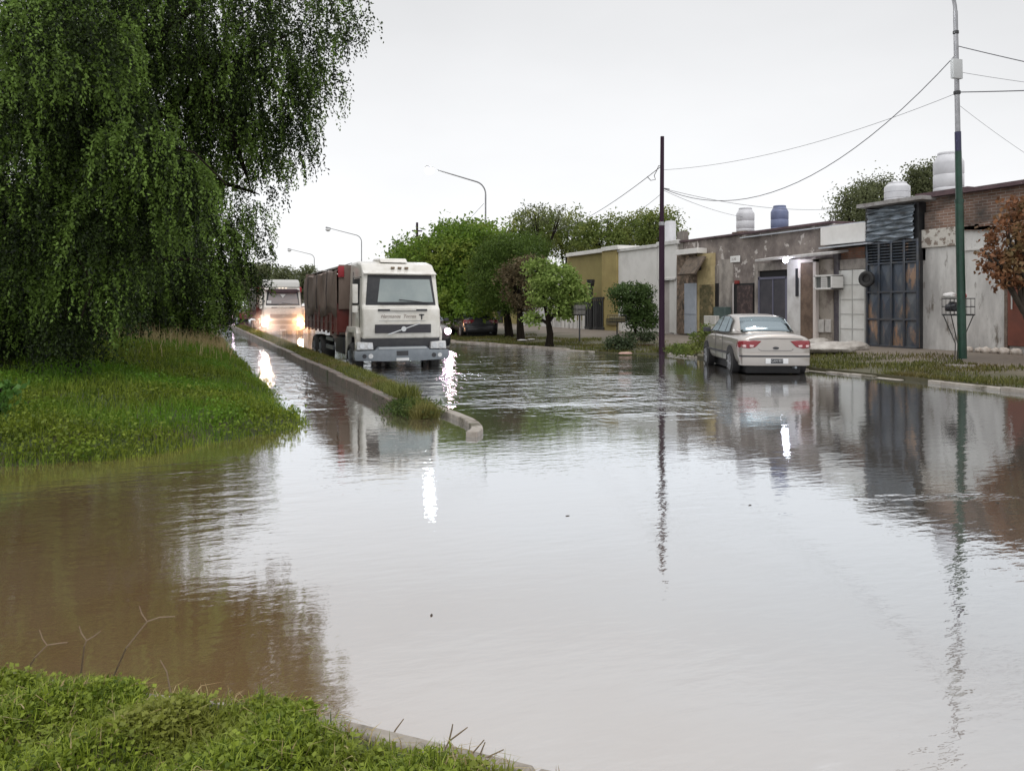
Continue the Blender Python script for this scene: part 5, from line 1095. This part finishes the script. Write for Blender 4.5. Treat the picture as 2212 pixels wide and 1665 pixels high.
    for i in range(ny+1):
        t = i/ny; y = y0+.03+(y1-y0-.03)*t; hoop = abs(math.sin(t*math.pi*2.5+.4)); sag = .05*hoop
        for j in range(nx):
            a = j/(nx-1)
            if a < .3: x = -1.275; z = 1.30+(2.62-1.30)*a/.3; x -= .05*math.sin(math.pi*a/.3)*hoop; 
            elif a > .7: x = 1.275; z = 1.30+(2.62-1.30)*(1-a)/.3; x += .05*math.sin(math.pi*(1-a)/.3)*hoop
            else: q = (a-.3)/.4; x = -1.27+2.54*q; z = 2.62+.20*math.sin(math.pi*q)-sag
            z += .02*math.sin(y*3.1+j*2)+.012*math.sin(y*9+j); x += .022*math.sin(y*2.3+j*1.3)+.014*math.sin(y*6.1-j*.9)
            if j in (0,nx-1): z += .05*math.sin(y*2.3)
            vv.append((x,y,z))
    for i in range(ny):
        for j in range(nx-1): ff.append((i*nx+j,i*nx+j+1,(i+1)*nx+j+1,(i+1)*nx+j))
    mb = MB(); mb.add(vv, ff); tp = mb.build('tarpaulin', m_tarp if not fairing else mat('tarp_grey', (.16,.15,.13), .7, (.11,.10,.09), 2, bump=.8, bscale=4), e, smooth=True); md = tp.modifiers.new('t','SOLIDIFY'); md.thickness = .012
    mb = MB(); mb.add([(-1.24,y1,1.4),(1.24,y1,1.4),(1.24,y1,2.7),(-1.24,y1,2.7)], [(0,1,2,3)]); mb.build('tail_flap', m_tarp, e)
    mb = MB(); mb.box(-1.20,-.95,y0+.35,y0+2.1,2.64,2.70); mb.box(-1.2,-1.0,y0+3.2,y0+5.6,2.65,2.70); mb.build('pale_fold', m_tarp2, tp, bevel=.02)
    for k in range(3): y = y0+1.6+(y1-y0-2.6)*k/2; mb = MB(); mb.tube([(-1.31,y,1.5),(-1.33,y,2.0),(-1.30,y,2.62),(-.6,y,2.85),(.6,y,2.85),(1.3,y,2.62),(1.32,y,1.5)], .012, 5); mb.build('tie_rope', m_trim, tp)
    return e
t1 = W(866, 660, 21.4)
truck('cargo_truck', (5.03, 20.1, 0), 0, 'big cream-white truck with brown tarpaulin ploughing through the water, nearest', False, length=8.8)
truck('cargo_truck', (4.85, 46.6, 0), 0, 'smaller-looking pale truck following behind with both headlights blazing', True, fairing=True)
for x in (-.93,.93): lights((4.85+x, 46.35, .60), (math.radians(88),0,math.radians(180)), 330 if x < 0 else 620, (1,.55,.32) if x < 0 else (1,.42,.14), 'headlight_beam')

# ------------------------------------------------------------------ cars
def loft(mb, st, mirror=True, capa=True, capb=True):
    """st: list of (y, [(x,z)...] half section from bottom centre to top centre)"""
    rows = []
    for y, h in st:
        full = [(x,z) for x,z in h]+[(-x,z) for x,z in reversed(h[1:-1])]; rows.append([(x,y,z) for x,z in full])
    n = len(rows[0]); vs = [p for r in rows for p in r]; fs = []
    for i in range(len(rows)-1):
        for j in range(n): fs.append((i*n+j, i*n+(j+1)%n, (i+1)*n+(j+1)%n, (i+1)*n+j))
    if capa: fs.append(tuple(range(n))[::-1])
    if capb: fs.append(tuple((len(rows)-1)*n+k for k in range(n)))
    return mb.add(vs, fs)
def car(name, loc, rz, paint, label, lit_front=False, plate=True, group=None):
    e = empty(name, loc, rz); tag(e, label, 'car', group)
    def sec(w, zb, zs, zt, lw=None):
        lw = lw or w
        return [(0,zb),(w*.80,zb),(lw*.95,zb+.05),(lw*.995,zb+.20),(w*1.0,.55),(w*.995,(.55+zs)/2),(w*.975,zs-.03),(w*.91,zs+.015),(w*.6,zt-.008),(0,zt)]
    st = [(0.0,sec(.74,.30,.80,.88)),(.03,sec(.79,.27,.84,.95)),(.12,sec(.825,.25,.87,.985)),(.35,sec(.84,.24,.88,.99)),(.8,sec(.85,.24,.895,.97)),(1.3,sec(.855,.23,.90,.94)),(2.2,sec(.86,.23,.895,.93)),(3.0,sec(.855,.23,.88,.93)),
          (3.3,sec(.85,.23,.86,.93)),(3.7,sec(.83,.23,.80,.86)),(4.05,sec(.78,.24,.72,.77)),(4.25,sec(.70,.26,.64,.68)),(4.36,sec(.56,.30,.56,.60))]
    mb = MB(); loft(mb, st); bod = mb.build('body', paint, e, smooth=True, sub=1)
    from mathutils.bvhtree import BVHTree
    bpy.context.view_layer.update(); bev = bod.evaluated_get(bpy.context.evaluated_depsgraph_get()); bme = bev.to_mesh(); bvh = BVHTree.FromPolygons([v.co.copy() for v in bme.vertices], [tuple(p.vertices) for p in bme.polygons]); bev.to_mesh_clear()
    # roof and pillars
    def gs(y, wb, wt, zb, zt): return (y, [(0,zb-.05),(wb*.9,zb-.05),(wb,zb),(wb*.55+wt*.45,zb+(zt-zb)*.45),(wt*1.02,zt-.07),(wt*.93,zt-.02),(wt*.6,zt-.003),(0,zt)])
    g = [gs(.60,.66,.64,.955,.975),gs(.95,.74,.60,.95,1.16),gs(1.30,.77,.565,.93,1.335),(gs(1.55,.775,.565,.92,1.39)),gs(2.1,.78,.575,.92,1.425),gs(2.55,.775,.565,.92,1.405),gs(2.9,.765,.57,.92,1.26),gs(3.2,.75,.60,.92,1.06),gs(3.40,.70,.62,.90,.94)]
    mb = MB(); loft(mb, g); mb.build('roof', paint, e, smooth=True, sub=1)
    # glazing set just proud of the shell
    def quad_strip(pts, name, m, th=.012):
        mb = MB(); mb.add(pts, [(0,1,2,3)]) if len(pts) == 4 else mb.add(pts, [tuple(range(len(pts)))])
        o = mb.build(name, m, e, fixn=False); md = o.modifiers.new('t','SOLIDIFY'); md.thickness = th; md.offset = 0; return o
    m_b = m_trim
    def gl(y0,z0,w0,y1,z1,w1,name, nn=8, crown=.03):
        mb = MB(); vv = []
        for j,(y,z,wd) in enumerate(((y0,z0,w0),((y0+y1)/2,(z0+z1)/2+.014,(w0+w1)/2),(y1,z1,w1))):
            for i in range(nn+1): a = -1+2*i/nn; vv.append((wd*a, y+(crown*1.6*(a*a) if y0 < 1.5 else -crown*a*a), z-crown*.6*a*a))
        mb.add(vv, [(r*(nn+1)+i, r*(nn+1)+i+1, (r+1)*(nn+1)+i+1, (r+1)*(nn+1)+i) for r in range(2) for i in range(nn)])
        o = mb.build(name, m_wind2, e, smooth=True); md = o.modifiers.new('t','SOLIDIFY'); md.thickness = .01; md.offset = 0
        return o
    rw = gl(.66,1.015,.625,1.25,1.345,.505,'rear_window'); fw = gl(3.28,1.035,.60,2.68,1.375,.51,'windscreen')
    mb = MB(); mb.box(-.5,.5,1.0,2.6,.5,.93); mb.build('interior', m_trim, e)
    for s in (-1,1):
        def sw(y,z): # side surface
            k = (z-.93)/(1.38-.93); return s*((.79-(.79-.595)*k)+.004)
        for nm, pts in (('side_window',[(1.62,.965),(2.28,.965),(2.26,1.345),(1.68,1.335)]),('side_window',[(2.36,.965),(3.02,.965),(2.70,1.285),(2.56,1.33),(2.34,1.345)]),('quarter_window',[(1.22,.99),(1.56,.97),(1.62,1.315),(1.45,1.285)])):
            mb = MB(); mb.add([(sw(y,z),y,z) for y,z in pts], [tuple(range(len(pts)))]); o = mb.build(nm, m_wind2, e, fixn=False); md = o.modifiers.new('t','SOLIDIFY'); md.thickness = .02; md.offset = 0
        mb = MB(); mb.tube([(sw(0,.955),1.2,.955),(sw(0,.955),3.1,.955)], .008, 5); mb.tube([(sw(0,.95),2.32,.95),(sw(0,1.35),2.30,1.35)], .018, 5); mb.tube([(sw(0,.96),1.2,.96),(sw(0,1.30),1.47,1.30),(sw(0,1.36),1.75,1.355),(sw(0,1.36),2.4,1.36),(sw(0,1.31),2.72,1.30),(sw(0,.96),3.12,.96)], .009, 5); mb.build('window_trim', m_b, e)
        mb = MB(); x = s*.862; mb.box(x-.012,x+.012,1.0,3.2,.46,.51); mb.build('rubbing_strip', m_b, e, bevel=.004, seg=1)
        mb = MB()
        for y in (1.55,2.32,3.22): mb.tube([(s*.855,y,.3),(s*.868,y,.55),(s*.85,y,.90)], .004, 4)
        mb.build('door_seam', m_b, e)
        for y in (1.75,2.50): mb = MB(); mb.box(s*.86-.012, s*.86+.018, y, y+.16, .765, .795); mb.build('door_handle', paint, e, bevel=.006)
        mb = MB(); mb.box(s*.95-.09,s*.95+.09,2.86,2.97,.93,1.05); mb.box(s*.86-.05,s*.86+.05,2.9,2.95,.94,.98); mb.build('mirror', m_b, e, bevel=.03)
        for y in (.82,3.42):
            mb = MB(); c = Vector((s*.78,y,.30)); mb.tube([(s*.70,y,.32),(s*.864,y,.32)], .355, 28); mb.build('wheel_arch', m_dark, e)
            wheel('wheel', e, (s*.80,y,.28), .30, .17, m_hous, s)
        # tail light: wraps from the rear face round the corner
        def onto(poly, name, m, par, off, nx=14, nz=8):
            # a lens patch pressed onto the rear of the body shell
            xs = [p[0] for p in poly]; xa, xb = min(xs), max(xs); vv = []; ff = []; idx = {}
            def zr(x):
                zz = []
                for (x0,z0_),(x1,z1_) in zip(poly, poly[1:]+poly[:1]):
                    if min(x0,x1)-1e-6 <= x <= max(x0,x1)+1e-6 and abs(x1-x0) > 1e-6: zz.append(z0_+(z1_-z0_)*(x-x0)/(x1-x0))
                return (min(zz), max(zz)) if zz else (None, None)
            for a in range(nx+1):
                x = xa+(xb-xa)*(a/nx); x = min(max(x, xa+.001), xb-.001); lo, hi = zr(x)
                for b in range(nz+1):
                    z = lo+(hi-lo)*b/nz; o_ = Vector((s*min(x,.76), -1.0, z)); d_ = Vector((s*max(0,x-.70)*.9, 1, 0)).normalized() if x > .76 else Vector((0,1,0))
                    if x > .76: o_ = Vector((s*(1.9), .05+(x-.76)*1.9, z)); d_ = Vector((-s,0,0))
                    hit, nn, _, _ = bvh.ray_cast(o_, d_)
                    if hit is None: hit, nn, _, _ = bvh.find_nearest(Vector((s*x,0,z)))
                    vv.append(tuple(hit+nn*off))
            for a in range(nx):
                for b in range(nz): ff.append((a*(nz+1)+b, a*(nz+1)+b+1, (a+1)*(nz+1)+b+1, (a+1)*(nz+1)+b))
            q = MB(); q.add(vv, ff); o = q.build(name, m, par, smooth=True); md = o.modifiers.new('t','SOLIDIFY'); md.thickness = .014; md.offset = 0; return o
        tl = onto([(.33,.80),(.55,.815),(.86,.80),(.86,.66),(.62,.63),(.47,.66)], 'tail_light', mat('tail_red', (.20,.006,.012), .15, coat=.7), e, .008)
        onto([(.50,.705),(.60,.715),(.60,.665),(.52,.665)], 'clear_lens', mat('tail_clear', (.6,.42,.42), .15, coat=.7), tl, .018, 4, 3); onto([(.68,.71),(.755,.71),(.755,.665),(.68,.66)], 'clear_lens', mat('tail_clear', (.6,.42,.42), .15, coat=.7), tl, .018, 4, 3)
        mb = MB(); mb.prism([(s*.42,.52),(s*.70,.54),(s*.70,.64),(s*.45,.63)], 'y', 4.12, 4.30); hl = mb.build('headlight', m_clear, e, bevel=.015)
        if lit_front and s < 0: mb = MB(); mb.tube([(s*.58,4.28,.58),(s*.58,4.36,.58)], .12, 20); mb.build('lamp_glow', emit('car_headlight_glow', (1,.72,.86), 14), hl)
    mb = MB(); mb.box(-.35,.35,4.25,4.345,.50,.60); mb.build('grille', m_trim, e, bevel=.01)
    # bumpers
    mb = MB(); mb.prism([(-.80,.10),(-.77,-.01),(-.5,-.06),(.5,-.06),(.77,-.01),(.80,.10),(.80,.3),(-.80,.3)], 'z', .235, .53); rb = mb.build('rear_bumper', paint, e, bevel=.03)
    mb = MB(); mb.prism([(-.81,.12),(-.78,-.02),(-.5,-.07),(.5,-.07),(.78,-.02),(.81,.12),(.81,.3),(-.81,.3)], 'z', .435, .475); mb.build('bumper_strip', m_b, rb, bevel=.008)
    mb = MB(); mb.box(-.62,.62,.2,4.1,.05,.26); mb.build('underside', m_dark, e)
    mb = MB(); mb.tube([(.45,-.02,.2),(.45,.3,.2)], .03, 10); mb.build('exhaust', m_steel, e)
    mb = MB(); mb.tube([(0,.012,.64),(0,.04,.64)], .055, 18)
    for i, v in enumerate(mb.v): mb.v[i] = (v[0]*1.25, v[1]-.03, .64+(v[2]-.64)*.55)
    mb.build('badge', m_trim, e)
    mb = MB(); mb.tube([(-.62,.0,.845),(0,-.02,.86),(.62,.0,.845)], .005, 4); mb.tube([(-.40,.0,.62),(-.35,-.012,.58),(.35,-.012,.58),(.40,.0,.62)], .004, 4); mb.build('boot_seam', m_b, e)
    if plate:
        mb = MB(); mb.box(-.26,.26,-.086,-.07,.285,.405); pt = mb.build('plate', m_plate, e, bevel=.008)
        mb = MB(); mb.box(-.14,.14,-.092,-.084,.295,.40); mb.build('plate_panel', m_trim, pt, bevel=.006)
        textmesh('CAM 997', .068, 'plate_text', mat('plate_letters', (.45,.45,.45), .5), pt, (0,-.094,.348), (math.radians(90),0,0), .001)
    return e
silver = mat('champagne_paint', (.42,.385,.355), .28, (.39,.36,.33), 1.5, metal=.6, coat=.5)
rc = W(1676, 660, 18.5)
car('sedan', (rc.x, rc.y, -.02), -TH-math.radians(1.5), silver, 'champagne-silver sedan standing in the water before the old houses, seen from behind')
dark = mat('dark_car_paint', (.03,.018,.022), .25, coat=.6)
car('oncoming_car', (8.50, 29.2+4.3, .05), math.pi, dark, 'dark car almost hidden behind the white truck, one headlight showing', lit_front=True, plate=False)
p = W(1040, 660, 37.5); car('parked_car', (p.x, p.y, .12), math.radians(-8), mat('black_car_paint', (.012,.012,.016), .3, coat=.5), 'black car parked in the shade under the street trees', plate=False)
p = W(489, 660, 78); car('far_car', (p.x, p.y+3.4, -.05), math.pi, mat('dull_car_paint', (.06,.04,.035), .4), 'tiny far car with a lit headlight under the tree branches', lit_front=True, plate=False)
p = W(535, 660, 84); car('far_car', (p.x, p.y, -.05), math.radians(60), mat('rust_red_paint', (.12,.03,.02), .4), 'tiny rust-red car far behind, left of the second truck', plate=False)
lights((9.07, 28.9, .62), (math.radians(88),0,math.radians(180)), 25, (1,.7,.8), 'headlight_beam')
for i, (px,py,lab) in enumerate([(1226,1113,'small dark leaf floating in the middle of the water'),(932,1327,'small dark leaf floating left of centre'),(1848,1078,'dark twig floating beyond the middle at the right'),(1620,1090,'tiny bit of debris floating left of the dark twig'),(2155,1085,'dark leaf floating near the right edge'),(520,1110,'bit of debris floating below the bank nose')]):
    p = G(px,py,.004); mb = MB(p); a = i*1.1; r = .011; mb.prism([(p.x+r*1.6*math.cos(a),p.y+r*1.6*math.sin(a)),(p.x-r*.6*math.sin(a),p.y+r*.6*math.cos(a)),(p.x-r*1.6*math.cos(a),p.y-r*1.6*math.sin(a)),(p.x+r*.6*math.sin(a),p.y-r*.6*math.cos(a))], 'z', .001, .004)
    o = mb.build('floating_leaf', bark, loc=p); tag(o, lab, 'leaf', 'bits floating on the flood')
def glow_mist(loc, r, dens, label):  # mist volume added to make a glow around the headlights
    me = bpy.data.meshes.new('glow_mist'); bm = bmesh.new(); bmesh.ops.create_icosphere(bm, subdivisions=3, radius=1)
    for v in bm.verts: v.co = Vector((v.co.x*r[0], v.co.y*r[1], max(v.co.z*r[2], .02-loc[2])))
    bm.to_mesh(me); bm.free()
    m, nt, N, L = nodes_of('glow_mist'); out = N.new('ShaderNodeOutputMaterial'); v = N.new('ShaderNodeVolumePrincipled'); v.inputs['Color'].default_value = (.9,.88,.86,1); v.inputs['Density'].default_value = dens; v.inputs['Anisotropy'].default_value = .6
    L.new(v.outputs[0], out.inputs['Volume']); o = link('glow_mist', me, m); o.location = loc; tag(o, label, kind='stuff')
glow_mist((3.6,29.2,.75), (1.3,2.6,1.1), .07, 'mist added for headlight glow by the rear wheels of the near truck')
glow_mist((5.0,45.2,.7), (2.0,1.0,1.0), .09, 'mist added for headlight glow before the second truck')
print('objects', len(bpy.data.objects))
